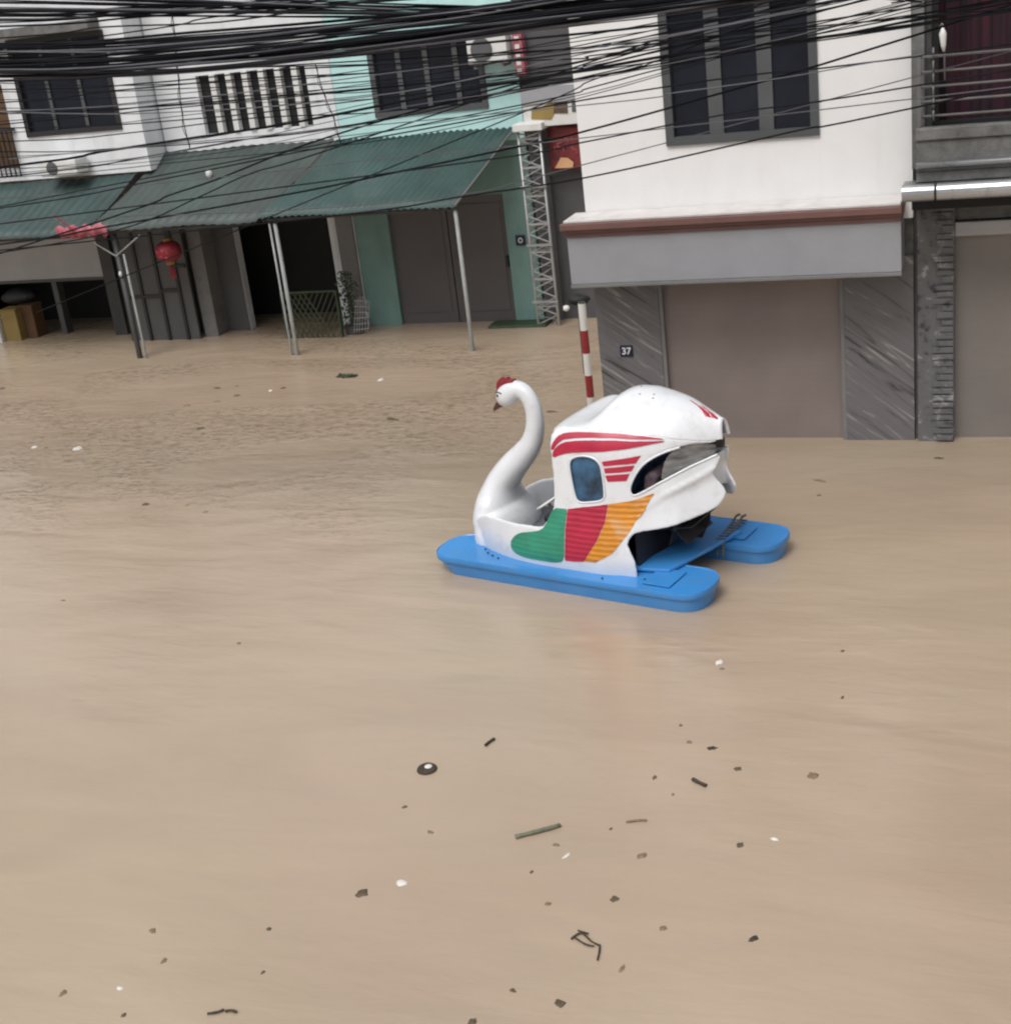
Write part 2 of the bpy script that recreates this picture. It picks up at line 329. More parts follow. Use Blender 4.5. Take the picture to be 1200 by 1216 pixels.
YE = 16.96
hE = thing('white_house', (-3.1, YE, 0), 'white rendered house with grey shop canopy, brown cornice and number 37', 'house', 'row houses along the flooded street')
XL, XR = -5.07, -1.14; WX0, WX1, WZ0, WZ1 = -3.98, -2.17, 3.76, 5.42
b = MB(); holes(b, XL, XR, 2.75, 11.0, YE-.06, YE+.16, [(WX0, WX1, WZ0, WZ1), (-3.9, -2.3, 6.6, 7.8)]); b.build('wall', M['white_wall'], hE)
b = MB(); holes(b, XL, XR, -1.5, 2.75, YE+.03, YE+.16, [(-4.22, -1.97, -1.5, 2.2)]); b.build('ground_floor_wall', M['concrete'], hE)
shell(hE, XL, XR, YE+.16, 27, 11.0, M['white_wall'])
we = window_unit(hE, WX0, WX1, WZ0, WZ1, YE-.06, bars=(-3.37, -2.78), barw=.17, fr=.10)
for k in range(3):
    a = (-3.87, -3.27, -2.68)[k]; MB().box(a, a+.4, YE+.005, YE+.02, 4.42, 4.445).build('glazing_bar', M['frame_grey'], we)
window_unit(hE, -3.9, -2.3, 6.6, 7.8, YE-.06, bars=(-3.1,), barw=.1)
# cornice with cream top, brown mouldings, grey canopy box
c = MB().box(-5.2, -1.235, 16.34, YE-.07, 3.0, 3.03); c.build('cornice_top', M['trim_cream'], hE, bevel=.006)
c = MB().box(-5.24, -1.22, 16.30, YE-.08, 2.915, 2.998).box(-5.21, -1.225, 16.345, YE-.08, 2.87, 2.915).box(-5.19, -1.23, 16.365, YE-.08, 2.82, 2.87); c.build('cornice', M['trim_brown'], hE, bevel=.01)
c = MB().box(-5.185, -1.235, 16.39, YE-.09, 2.235, 2.819); can = c.build('canopy', M['fascia'], hE, bevel=.008)
c = MB().box(-5.19, -1.232, 16.375, YE-.1, 2.19, 2.233); c.build('canopy_trim', M['fascia_low'], can, bevel=.006)
# stone cladding and shutter
MB().box(-5.068, -4.24, YE-.02, YE+.028, -1.5, 2.3).build('stone_cladding', M['stone_left'], hE, bevel=.004)
MB().box(-1.955, -1.142, YE-.02, YE+.028, -1.5, 2.3).build('stone_cladding', M['stone_right'], hE, bevel=.004)
MB().box(-4.22, -1.97, YE+.07, YE+.1, -1.5, 2.19).build('roller_shutter', M['shutter_beige'], hE)
for x in (-4.238, -2.003): MB().box(x, x+.046, YE-.01, YE+.065, -1.5, 2.19).build('shutter_rail', M['fascia_low'], hE)
pl = MB().box(-4.79, -4.62, YE-.034, YE-.022, 1.14, 1.29).build('house_number', M['navy'], hE, bevel=.003)
def text(s, size, loc, m, parent, name='lettering', sx=1, ext=.003):
    cu = bpy.data.curves.new('t', 'FONT'); cu.body = s; cu.size = size; cu.extrude = ext; cu.align_x = 'CENTER'; cu.align_y = 'CENTER'; cu.offset = .0025
    t = bpy.data.objects.new('t', cu); COL.objects.link(t); bpy.context.view_layer.update()
    me = bpy.data.meshes.new_from_object(t.evaluated_get(bpy.context.evaluated_depsgraph_get())); bpy.data.objects.remove(t)
    o = bpy.data.objects.new(name, me); me.materials.clear(); me.materials.append(m); COL.objects.link(o); o.parent = parent
    q = Vector((0, 0, 0)); p = parent
    while p is not None: q += p.location; p = p.parent
    me.transform(Matrix.Translation(Vector(loc)-q) @ Matrix.Rotation(PI/2, 4, 'X') @ Matrix.Scale(sx, 4, (1, 0, 0))); return o
text('37', .125, (-4.705, YE-.037, 1.215), M['ink_white'], pl)

# ------------------------------------------------------------------ grey house with balcony at the right edge
hF = thing('grey_house', (.6, YE, 0), 'weathered grey house with railed balcony and silver gutter at the right edge', 'house', 'row houses along the flooded street')
b = MB(); holes(b, -1.135, 3.0, -1.5, 10.5, YE+.04, YE+.2, [(-.68, 2.3, -1.5, 2.68), (-.93, 1.6, 3.75, 6.0)]); b.build('wall', M['concrete'], hF)
shell(hF, -1.135, 3.0, YE+.2, 26, 10.5, M['concrete'])
MB().box(-1.10, -.68, YE-.06, YE+.038, -1.5, 2.98).build('stone_column', M['stone_column'], hF, bevel=.01)
q = MB()
for k in range(34):
    zz = .02+k*.085; x0 = random.choice((-.93, -.88, -.82)); q.box(x0, -.69, YE-.075-random.uniform(0, .03), YE-.062, zz, zz+random.uniform(.05, .078))
q.build('stone_relief', M['stone_column'], hF, bevel=.006)
MB().box(-.68, 2.3, YE+.09, YE+.12, -1.5, 2.5).build('roller_shutter', M['shutter_grey'], hF)
MB().box(-.677, 2.3, YE-.02, YE+.08, 2.5, 2.66).build('shutter_box', M['shutter_pale'], hF, bevel=.006)
MB().box(-1.13, 3.0, 16.55, YE+.035, 2.9, 3.05).build('eave', M['dark'], hF)
g = MB(); n = 14
prof = [(16.05+.09*math.cos(PI*k/n)*-1, 3.2-.12*math.sin(PI*k/n)) for k in range(n+1)]
g.tube([(-1.2, 16.12, 3.17), (3.0, 16.12, 3.17)], .095, 16); g.box(-1.2, 3.0, 16.12, 16.5, 3.215, 3.24)
gt = g.build('gutter', M['silver'], hF, smooth=False)
MB().tube([(-.86, 16.12, 3.17), (-.835, 16.12, 3.17)], .102, 16).build('gutter_clip', M['dark'], gt)
MB().box(-1.06, 3.0, 16.3, YE+.035, 3.25, 3.36).build('balcony_slab', M['concrete'], hF, bevel=.01)
MB().tube([(-1.06, 16.25, 3.44), (3, 16.25, 3.44)], .035, 8).build('drain_pipe', M['silver'], hF, smooth=True)
MB().box(-1.06, 3.0, 16.3, 16.42, 3.362, 3.70).box(-1.065, 3.0, 16.27, 16.46, 3.702, 3.83).build('parapet', M['concrete'], hF, bevel=.012)
r = MB()
for k in range(5): r.tube([(-1.03, 16.36, 3.95+k*.155), (3.0, 16.36, 3.95+k*.155)], .014, 8)
rl = r.build('railing', M['steel_grey'], hF, smooth=True)
for x in (-1.03, .55, 2.1): MB().box(x-.02, x+.02, 16.34, 16.38, 3.832, 4.6).build('railing_post', M['steel_grey'], rl)
q = MB()
for k in range(6): q.tube([(-.88, 16.36+.035*math.cos(a), 3.90+k*.13+.055+.05*math.sin(a)) for a in [i*PI/6 for i in range(13)]], .012, 6)
q.build('scroll_ornament', M['steel_grey'], rl, smooth=True)
MB().box(-1.12, -.98, 16.5, YE+.035, 3.362, 7.4).build('pilaster', M['concrete'], hF, bevel=.01)
c = MB(); nx = 90; x0, x1 = -.92, 1.6
for i in range(nx+1):
    x = x0+(x1-x0)*i/nx; y = YE+.34+.03*math.sin(i*.9)+.02*math.sin(i*2.3)
    c.v += [(x, y, 3.76), (x, y, 5.99)]
    if i: k = 2*i; c.f.append((k-2, k, k+1, k-1))
c.build('curtain', M['curtain'], hF, smooth=True)
f = MB(); f.box(-.93, -.86, YE+.03, YE+.16, 3.75, 6.0).box(-.86, 1.6, YE+.03, YE+.16, 5.93, 6.0).box(-.86, 1.6, YE+.03, YE+.16, 3.75, 3.80); f.build('door_frame', M['black_frame'], hF)
um = thing('hanging_umbrella', (-.78, 16.38, 4.4), 'folded white umbrella hanging on the balcony railing by the right edge', 'umbrella')
MB().tube([(-.78, 16.30, 4.86), (-.78, 16.29, 4.80), (-.775, 16.3, 4.68), (-.77, 16.3, 4.62)], [.012, .04, .028, .014], 8).build('canopy', M['plastic_white'], um, smooth=True)
MB().tube([(-.80, 16.32, 4.84), (-.81, 16.32, 4.88), (-.79, 16.31, 4.90), (-.77, 16.3, 4.87), (-.765, 16.3, 4.7), (-.76, 16.3, 4.32)], .011, 6).build('handle', M['steel_grey'], um, smooth=True)

# ------------------------------------------------------------------ narrow dark shop between
YD = 23.35
hD = thing('narrow_shop', (-7.2, YD, 0), 'narrow dark grey shop squeezed between the mint house and house 37', 'shop', 'row houses along the flooded street')
b = MB(); holes(b, -7.93, -5.2, -1.5, 10.0, YD+.04, YD+.2, [(-7.6, -5.5, -1.5, 2.55)]); b.build('wall', M['grey_wall'], hD)
shell(hD, -7.93, -5.2, YD+.2, 31, 10.0, M['grey_wall'])
MB().box(-7.6, -5.5, YD+.1, YD+.13, -1.5, 2.55).build('roller_shutter', M['shutter_dark'], hD)
MB().box(-7.85, -5.3, YD-.01, YD+.036, 4.15, 6.2).build('upper_shutter', M['shutter_dark'], hD)
a = PY(620, 100, 23.1); bb = PY(684, 146, 23.1)
sg = thing('shop_sign', (-6.7, 23.1, 3.4), 'pale picture signboard above the red banner beside the mint house', 'sign')
MB().box(-7.84, -5.5, 23.02, 23.2, 3.42, 4.06).build('board', M['plastic_white'], sg, bevel=.01)
MB().box(-7.84, -5.5, 22.99, 23.018, 3.80, 4.06).build('top_band', M['fascia'], sg)
MB().prism([(-7.7, 3.55), (-7.35, 3.52), (-7.25, 3.66), (-7.3, 3.82), (-7.5, 3.74), (-7.68, 3.7)], lambda x, z: (x, 23.016, z), (0, -.004, 0)).build('yellow_picture', M['ochre'], sg)
MB().prism([(-7.3, 3.62), (-7.05, 3.6), (-7.04, 3.86), (-7.26, 3.88)], lambda x, z: (x, 23.013, z), (0, -.004, 0)).build('brown_picture', M['leaf_brown'], sg)
MB().prism([(-6.98, 3.62), (-6.8, 3.6), (-6.78, 3.86), (-6.96, 3.88)], lambda x, z: (x, 23.013, z), (0, -.004, 0)).build('dark_picture', M['grey_wall'], sg)
rb = thing('red_banner', (-7.2, 23.2, 2.75), 'red hanging banner with orange blot under the pale signboard', 'banner')
M['banner'] = mat('banner', (.26, .03, .02), .6, c2=(.05, .015, .03), vs=5)
cb = MB(); nx, nz = 16, 10
for j in range(nz+1):
    for i in range(nx+1):
        x = -7.5+1.9*i/nx; z = 2.66+.72*j/nz; cb.v.append((x, 23.2+.02*math.sin(i*.8+j*.3), z))
for j in range(nz):
    for i in range(nx): k = j*(nx+1)+i; cb.f.append((k, k+1, k+nx+2, k+nx+1))
cb.build('cloth', M['banner'], rb, smooth=True, solid=.01)
MB().prism([(-7.42, 2.7), (-7.1, 2.69), (-7.08, 2.78), (-7.18, 2.86), (-7.3, 2.87), (-7.36, 2.78)], lambda x, z: (x, 23.165, z), (0, -.004, 0)).build('orange_blot', mat('orange_blot', (.6, .35, .18), .6), rb)
q = MB()
for k in range(9):
    x = -7.4+k*.06+random.uniform(-.02, .02); z = 3.05+random.uniform(-.08, .2)
    q.tube([(x, 23.165, z), (x+random.uniform(-.07, .07), 23.165, z+random.uniform(.03, .1)), (x+random.uniform(-.05, .09), 23.165, z+random.uniform(-.06, .08))], .008, 5)
q.build('scrawl', M['cloth_pink'], rb)
ps = thing('pink_sign', (-7.8, 23.25, 4.2), 'narrow upright pink sign beside the air conditioner', 'sign')
MB().box(-7.93, -7.76, 23.12, 23.3, 4.25, 4.95).build('panel', M['cloth_pink'], ps, bevel=.01)
q = MB()
for k in range(5): q.box(-7.89, -7.81, 23.112, 23.118, 4.3+k*.13, 4.37+k*.13)
q.build('pale_marks', M['plastic_white'], ps)

# ------------------------------------------------------------------ mint house (C)
hC = thing('mint_house', (-9.7, YD, 0), 'mint green house with a wide dark window above a green corrugated awning', 'house', 'row houses along the flooded street')
CX0, CX1 = -11.42, -7.96
b = MB(); holes(b, CX0, CX1, 3.2, 10.6, YD, YD+.2, [(-10.68, -8.55, 3.76, 4.98)]); b.build('wall', M['teal_wall'], hC)
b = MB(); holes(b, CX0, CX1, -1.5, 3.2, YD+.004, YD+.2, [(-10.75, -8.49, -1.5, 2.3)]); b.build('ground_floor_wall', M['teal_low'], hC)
shell(hC, CX0, CX1, YD+.2, 31, 10.6, M['teal_wall'])
wc = window_unit(hC, -10.68, -8.55, 3.76, 4.98, YD, bars=(-10.13, -9.62, -9.07), barw=.09, fr=.1)
MB().box(-10.75, -8.5, YD-.14, YD-.002, 5.0, 5.07).build('window_hood', M['concrete'], hC)
for k, (a, c) in enumerate(((-10.75, -9.63), (-9.61, -8.49))):
    d = MB().box(a, c, YD+.08, YD+.13, -1.5, 2.3).build('door', M['door_grey'], hC, bevel=.005)
    MB().box(a+.1, c-.1, YD+.066, YD+.078, .2, 2.15).build('door_panel', M['door_grey'], d, bevel=.006)
    if k: MB().box(c-.07, c-.03, YD+.02, YD+.07, 1.0, 1.2).build('lock', M['dark'], d)
p2 = MB().box(-8.33, -8.15, YD-.02, YD+.002, 1.38, 1.56).build('house_number', M['navy'], hC)
q = MB(); q.tube([(-8.24+.035*math.cos(t), YD-.024, 1.47+.04*math.sin(t)) for t in [i*PI/5 for i in range(11)]], .009, 5); q.build('pale_mark', M['ink_white'], p2)
ac = thing('air_conditioner', PY(587, 78, 23.0), 'white outdoor air conditioner unit by the mint house window', 'air conditioner')
MB().box(-8.68, -7.98, 22.95, 23.25, 4.5, 4.98).build('casing', M['plastic_white'], ac, bevel=.015)
MB().tube([(-8.42, 22.949, 4.74), (-8.42, 22.93, 4.74)], .19, 20).build('fan_grille', M['grey_wall'], ac)
MB().box(-8.6, -8.55, 22.97, 23.35, 4.44, 4.498).box(-8.12, -8.07, 22.97, 23.35, 4.44, 4.498).build('bracket', M['steel_grey'], ac)

# ------------------------------------------------------------------ white house with louvre window (B)
hB = thing('louvred_house', (-13.1, YD, 0), 'white house with striped louvre window above the grey awning', 'house', 'row houses along the flooded street')
BX0, BX1 = -15.05, -11.43
b = MB(); holes(b, BX0, BX1, -1.5, 11.2, YD, YD+.2, [(-14.15, -11.92, 3.72, 4.76), (-13.95, -11.95, -1.5, 2.45)]); b.build('wall', M['cold_wall'], hB)
shell(hB, BX0, BX1, YD+.2, 31, 11.2, M['cold_wall'])
lw = MB().box(-14.15, -11.92, YD+.12, YD+.15, 3.72, 4.76).build('window', M['dark'], hB)
for k in range(6):
    x = -13.86+k*.335; MB().box(x, x+.11, YD-.03, YD+.1, 3.722, 4.758).build('louvre_bar', M['plastic_white'], lw)
MB().box(-14.15, -11.92, YD+.0, YD+.03, 4.22, 4.25).build('cross_bar', M['steel_grey'], lw)
MB().box(-11.78, -11.45, YD-.05, YD-.003, 0, 2.6).build('light_pier', M['pier_shaded'], hB)
pil = MB().box(-14.72, -14.42, 22.9, YD-.003, -1.5, 2.9).build('pillar', M['pier_shaded'], hB, bevel=.02)
MB().box(-15.04, -13.96, YD-.03, YD-.004, -1.5, 3.1).build('shade_panel', M['panel_grey'], hB)  # added dark sheet over the pale wall, standing in for awning shade
fd = MB()
FX0, FX1, FY = -16.0, -14.74, 22.75
MB().box(BX0+.16, BX1-.16, YD+1.2, YD+1.25, -1.5, 3.04).build('shade_backing', M['dark'], hB)  # added black sheets that stand in for the shade inside the doorway
MB().box(BX0+.16, BX0+.2, YD+.21, YD+1.19, -1.5, 3.04).build('shade_backing', M['dark'], hB)
MB().box(BX1-.2, BX1-.16, YD+.21, YD+1.19, -1.5, 3.04).build('shade_backing', M['dark'], hB)
fold = thing('folding_door', (-15.4, FY, 0), 'grey panelled folding door with black bars behind the red lantern', 'door')
fl = MB().box(-15.28-.95, -14.74, FY, FY+.05, -1.5, 2.75).build('panel', M['panel_grey'], fold)
fr = MB()
for x in (-16.22, -15.82, -15.4, -14.98): fr.box(x-.03, x+.03, FY-.04, FY-.002, -1.5, 2.7)
fr.build('upright_bar', M['black_frame'], fold)
MB().box(-16.22, -15.43, FY-.035, FY-.003, .84, .90).box(-15.37, -15.01, FY-.035, FY-.003, .94, 1.0).box(-14.95, -14.76, FY-.035, FY-.003, 1.4, 1.46).build('cross_bar', M['black_frame'], fold)
# ------------------------------------------------------------------ white house far left (A)
hA = thing('balcony_house', (-18.6, YD, 0), 'white house at the left edge with a dark window box and half open shutter', 'house', 'row houses along the flooded street')
AX0, AX1, YA = -22.5, -15.06, 22.75
b = MB(); holes(b, AX0, AX1-.02, 3.22, 10.8, YA, YA+.2, [(-17.62, -15.5, 4.0, 5.75), (-19.6, -17.95, 3.45, 5.0)]); b.box(AX1-.17, AX1-.02, YA+.2, YD+.18, 3.22, 10.8); b.box(AX0, AX1-.17, YA+.2, YD+.18, 3.22, 3.36); b.build('upper_wall', M['cold_wall'], hA)
b = MB(); holes(b, AX0, AX1, -1.5, 3.215, YD, YD+.2, [(-20.2, -17.0, -1.5, 2.2)]); b.build('wall', M['concrete'], hA)
shell(hA, AX0, AX1, YD+.2, 31, 10.8, M['cold_wall'], floors=(3.2,))
window_unit(hA, -17.62, -15.5, 4.0, 5.75, YA, bars=(-16.95, -16.25), barw=.07, fr=.09, fm='black_frame', bm_='frame_grey')
MB().box(-18.4, -15.55, YA-.35, YA-.002, 5.8, 5.95).build('window_hood', M['concrete'], hA)
MB().box(-19.6, -17.95, YA+.1, YA+.13, 3.45, 5.0).build('recessed_door', M['cardboard'], hA)
r = MB()
for k in range(16): r.box(-19.6+k*.11, -19.575+k*.11, YA-.06, YA-.035, 3.3, 4.15)
r.box(-19.65, -17.85, YA-.07, YA-.03, 4.15, 4.2); r.build('balcony_railing', M['black_frame'], hA)
MB().box(-20.2, -17.0, YD+.05, YD+.08, 1.16, 2.2).build('roller_shutter', M['shutter_pale'], hA)
MB().box(-20.2, -17.0, YD+.04, YD+.09, 1.1, 1.16).build('shutter_bottom_rail', M['panel_grey'], hA)
MB().box(AX0+.16, AX1-.16, YD+1.4, YD+1.45, -1.5, 3.04).build('shade_backing', M['dark'], hA)  # added black sheets again, darkening the room behind the half open shutter
MB().box(-16.9, -16.85, YD+.21, YD+1.39, -1.5, 3.04).build('shade_backing', M['dark'], hA)
MB().box(-18.42, -18.3, YD+.1, YD+.3, -1.5, 1.1).build('inner_post', M['panel_grey'], hA)
MB().box(-16.98, -16.7, YD-.12, YD-.003, -1.5, 2.9).build('pier', M['post_dark'], hA)
ac2 = thing('air_conditioner', PY(78, 205, 22.5), 'white air conditioner lying on the ledge above the left awning', 'air conditioner')
a = PY(78, 207, 22.5)
MB().box(a.x-.42, a.x+.42, 22.3, 22.7, a.z, a.z+.3).build('casing', M['plastic_white'], ac2, bevel=.04)
MB().tube([(a.x-.12, 22.299, a.z+.15), (a.x-.12, 22.285, a.z+.15)], .12, 18).build('fan_grille', M['grey_wall'], ac2)

# things in the flooded doorway of the left house
def crate(px, py, pw, ph, Y, m, name, label, cat):
    a = PY(px, py, Y); w_ = pw*.0148; h_ = ph*.0148
    t = thing(name, (a.x, Y, 0), label, cat)
    q = MB().box(a.x-w_/2, a.x+w_/2, Y, Y+w_*.9, -.3, h_); q.build('body', M[m], t, bevel=.015)
    MB().box(a.x-w_/2-.01, a.x+w_/2+.01, Y-.012, Y+w_*.9+.01, h_+.001, h_+.03).build('lid', M[m], t, bevel=.008)
crate(20, 418, 26, 42, 23.0, 'ochre', 'plastic_drum', 'dull yellow bin in the flooded doorway at the left edge', 'bin')
crate(40, 416, 26, 44, 23.2, 'cardboard', 'storage_box', 'brown box beside the yellow bin in the flooded doorway', 'box')
crate(2, 420, 12, 32, 22.9, 'plastic_white', 'water_jug', 'white container at the very left edge beside the yellow bin', 'container')
a = PY(25, 360, 23.6)
t = thing('clothes_pile', (a.x, 23.6, .6), 'dark bundle of cloth on top of the boxes in the left doorway', 'cloth bundle')
MB().blob((a.x+.1, 23.5, .82), .42, .25, .16, jit=.12).build('cloth', M['boat_dark'], t, smooth=True)

# ------------------------------------------------------------------ awnings, each one a thing
def awning(x0, x1, yf, zf, yb, zb, m, label, pitch=.13, amp=.014, skew0=0, skew1=0, frame=True):
    t = thing('awning', ((x0+x1)/2, yf, zf), label, 'awning', 'corrugated awnings over the shop fronts')
    mb = MB(); n = int((x1-x0)/pitch*8); ns = 7
    for j in range(ns+1):
        s = j/ns
        for i in range(n+1):
            u = i/n; x = (x0+skew0*s)*(1-u)+(x1+skew1*s)*u
            z = zf+(zb-zf)*s + amp*math.sin(2*PI*(x1-x0)*u/pitch) + .012*math.sin(3.1*x+1.7*s*3) - .02*math.sin(PI*s)
            mb.v.append((x, yf+(yb-yf)*s+(.01*math.sin(5*x) if j == 0 else 0), z))
    for j in range(ns):
        for i in range(n): k = j*(n+1)+i; mb.f.append((k, k+1, k+n+2, k+n+1))
    mb.build('roof_sheet', m, t, smooth=True, solid=.004)
    q = MB(); q.box(x0+.05, x1-.05, yf+.08, yf+.12, zf-.07, zf-.028); q.box(x0+.05, x1-.05, (yf+yb)/2, (yf+yb)/2+.04, (zf+zb)/2-.09, (zf+zb)/2-.05); q.build('purlin', M['post_dark'], t)
    for x, sk in ((x0+.08, skew0), (x1-.12, skew1)):
        MB().tube([(x, yf+.05, zf-.06), (x+sk, yb-.02, zb-.06)], .022, 6).build('rafter', M['post_dark'], t)
    return t
aw1 = awning(-12.27, -8.62, 21.38, 2.45, YD-.01, 3.42, M['awning_green'], 'green corrugated awning on the mint house, rightmost of the three', skew0=.75, skew1=.52)
aw2 = awning(-15.8, -12.31, 21.38, 2.40, YD-.01, 3.46, M['awning_grey'], 'faded grey green awning between the two greener awnings', skew0=.7, skew1=.75, pitch=.2, amp=.008)
aw3 = awning(-21.5, -15.84, 21.38, 2.36, 22.74, 3.18, M['awning_teal'], 'teal awning at the left edge below the balcony house', skew0=.3, skew1=.45, pitch=.2, amp=.008)
# edge strip of the right awning
MB().tube([(-8.60, 21.36, 2.47), (-8.08, YD-.02, 3.44)], .018, 6).build('edge_strip', M['steel_grey'], aw1)

def post(x, y, top, label, double=False, m='post', r=.035, lean=0):
    t = thing('awning_post', (x, y, 0), label, 'post', 'posts holding the awnings')
    MB().tube([(x+lean, y, -1.5), (x, y, top)], r, 12).build('pole', M[m], t, smooth=True)
    if double: MB().tube([(x-.12, y+.02, -1.5), (x-.12, y+.02, top)], r*.6, 10).build('thin_pole', M['post'], t, smooth=True)
    MB().box(x-.06, x+.06, y-.05, y+.05, top, top+.012).build('cap_plate', M['post_dark'], t)
    return t
post(-8.64, 21.45, 2.4, 'pale metal post under the right end of the green awning')
post(-11.98, 21.45, 2.36, 'pair of pale poles under the middle of the awnings', True)
t3 = post(-15.30, 21.5, 2.32, 'dark post with forked braces left of the red lantern', False, 'post_dark', .05)
MB().tube([(-15.12, 21.45, -1.5), (-15.14, 21.45, 1.95)], .022, 8).build('thin_pole', M['post'], t3, smooth=True)
for dx in (-.55, .62): MB().tube([(-15.32, 21.46, 1.92), (-15.32+dx, 21.42, 2.28+(.0 if dx > 0 else .02))], .014, 6).build('brace', M['post'], t3)
MB().blob((-15.28, 21.42, 1.6), .03, .03, .05).build('porcelain_knob', M['plastic_white'], t3, smooth=True)
# torn cloth and stick at the awning edge
a = PY(98, 272, 21.3)
tc_ = thing('torn_cloth', (a.x, 21.3, a.z), 'torn pink and red cloth caught at the awning edge above the forked post', 'cloth')
mb = MB(); nx = 22
for i in range(nx+1):
    x = a.x-.55+1.1*i/nx; wv = .05*math.sin(i*1.1)+.02*math.sin(i*2.7)
    h_ = .05+.12*abs(math.sin(i*.7))
    mb.v += [(x, 21.27+wv*.6, a.z-.06-h_*.6), (x, 21.25+wv*.3, a.z+.02+wv), (x, 21.28+wv*.5, a.z+.07+wv*.5)]
    if i: k = 3*i; mb.f += [(k-3, k, k+1, k-2), (k-2, k+1, k+2, k-1)]
mb.build('cloth', M['cloth_pink'], tc_, smooth=True, solid=.005)
p0 = PY(65, 255, 21.2); p1 = PY(96, 283, 21.2)
st = MB().tube([p0, (p0+p1)/2+Vector((0, 0, .02)), p1], .015, 6); o = st.build('stick', M['red']); tag(o, 'thin dark red stick poking up through the pink cloth at the awning edge', 'stick')

# red lantern
a = PY(200, 298, 21.9)
ln = thing('lantern', (a.x, 21.9, a.z), 'round red paper lantern hanging under the grey awning', 'lantern')
mb = MB(); seg = 32; rings = 12
for i in range(rings+1):
    th = PI*(.1+.8*i/rings)
    for k in range(seg):
        q = 1+.05*math.cos(k*PI/2*2); rr = .235*math.sin(th)*(1 + .035*math.cos(k*2*PI/2)); mb.v.append((a.x+rr*math.cos(2*PI*k/seg), 21.9+rr*math.sin(2*PI*k/seg), a.z+.2*math.cos(th)))
for i in range(rings):
    for k in range(seg): k2 = (k+1) % seg; mb.f.append((i*seg+k, i*seg+k2, (i+1)*seg+k2, (i+1)*seg+k))
mb.build('shade', M['red'], ln, smooth=True)
MB().tube([(a.x, 21.9, a.z+.18), (a.x, 21.9, a.z+.24)], .08, 14).tube([(a.x, 21.9, a.z-.24), (a.x, 21.9, a.z-.18)], .08, 14).build('collar', M['ochre'], ln)
MB().tube([(a.x, 21.9, a.z+.24), (a.x, 21.9, 2.55)], .006, 5).build('hanging_cord', M['cable'], ln)
q = MB()
for k in range(12): an = k*PI/6; q.tube([(a.x+.03*math.cos(an), 21.9+.03*math.sin(an), a.z-.24), (a.x+.05*math.cos(an), 21.9+.05*math.sin(an), a.z-.5)], .008, 4)
q.build('tassel', M['red'], ln)
q = MB()
for k, (dx, dz) in enumerate(((-.09, .03), (.02, .05), (.1, .0), (-.03, -.06), (.07, -.08))):
    yy = 21.9-.232*math.sqrt(max(.05, 1-(dx/.235)**2-(dz/.2)**2)); q.box(a.x+dx-.025, a.x+dx+.025, yy-.012, yy, a.z+dz-.012, a.z+dz+.012)
q.build('pale_mark', M['cloth_pink'], ln)

# plant, wicker screen and metal chair in the dark doorway
a = PY(372, 385, 22.6)
ws = thing('lattice_screen', (a.x, 22.6, 0), 'greenish diagonal lattice screen in the dark doorway behind the double poles', 'screen')
mb = MB(); x0, x1, z1 = a.x-.55, a.x+.55, .85
for k in range(-7, 12):
    for sgn in (1, -1):
        pts = []
        xa = x0+k*.11; 
        A_ = Vector((xa, 22.6+.012*sgn, -.4)); B_ = Vector((xa+(1.25*.6)*sgn, 22.6+.012*sgn, .85))
        # clip in x
        def cl(A, B):
            d = B-A; t0, t1 = 0., 1.
            if abs(d.x) > 1e-6:
                ta, tb = (x0-A.x)/d.x, (x1-A.x)/d.x; t0 = max(t0, min(ta, tb)); t1 = min(t1, max(ta, tb))
            return (A+d*t0, A+d*t1) if t1 > t0+.05 else None
        c = cl(A_, B_)
        if c: mb.tube(c, .012, 5)
mb.build('lattice', M['wicker'], ws)
MB().box(x0-.03, x0, 22.57, 22.63, -.4, .88).box(x1, x1+.03, 22.57, 22.63, -.4, .88).box(x0, x1, 22.57, 22.63, .85, .88).build('frame', M['leaf_dark'], ws)
a = PY(420, 380, 22.9)
pt = thing('potted_shrub', (a.x, 22.9, 0), 'dark potted shrub against the pale pier beside the mint house door', 'plant')
MB().tube([(a.x, 22.9, -.3), (a.x+.02, 22.9, .4), (a.x-.05, 22.9, .9)], [.03, .02, .01], 6).build('stem', M['bark'], pt)
MB().tube([(a.x, 22.9, -.3), (a.x, 22.9, .15)], [.15, .2], 14).build('pot', M['post_dark'], pt)
mb = MB()
for k in range(420):
    z = random.uniform(.05, 1.15); rr = .26*(1-.55*z/1.15); c0 = Vector((a.x+random.gauss(0, rr*.55)-.05*z, 22.9+random.gauss(0, .1), z)); L_ = random.uniform(.04, .09)
    d = Vector((random.gauss(0, 1), random.gauss(0, 1), random.gauss(0, 1))).normalized(); e_ = d.orthogonal().normalized()
    n0 = len(mb.v); mb.v += [tuple(c0-d*L_*.5), tuple(c0+e_*L_*.25), tuple(c0+d*L_*.5), tuple(c0-e_*L_*.25)]; mb.f.append((n0, n0+1, n0+2, n0+3))
mb.build('foliage', M['leaf_dark'], pt)
a = PY(425, 362, 22.75)
bc = thing('wire_rack', (a.x, 22.75, 0), 'small pale wire rack leaning beside the dark shrub', 'rack')
mb = MB()
for k in range(6):
    mb.tube([(a.x-.14+k*.055, 22.7, .05), (a.x-.02+k*.055, 22.72, .75-abs(k-2.5)*.05)], .007, 5); mb.tube([(a.x-.14+.02*k, 22.695, .1+k*.11), (a.x+.18+.01*k, 22.71, .12+k*.1)], .007, 5)
mb.build('wire_grid', M['truss'], bc)

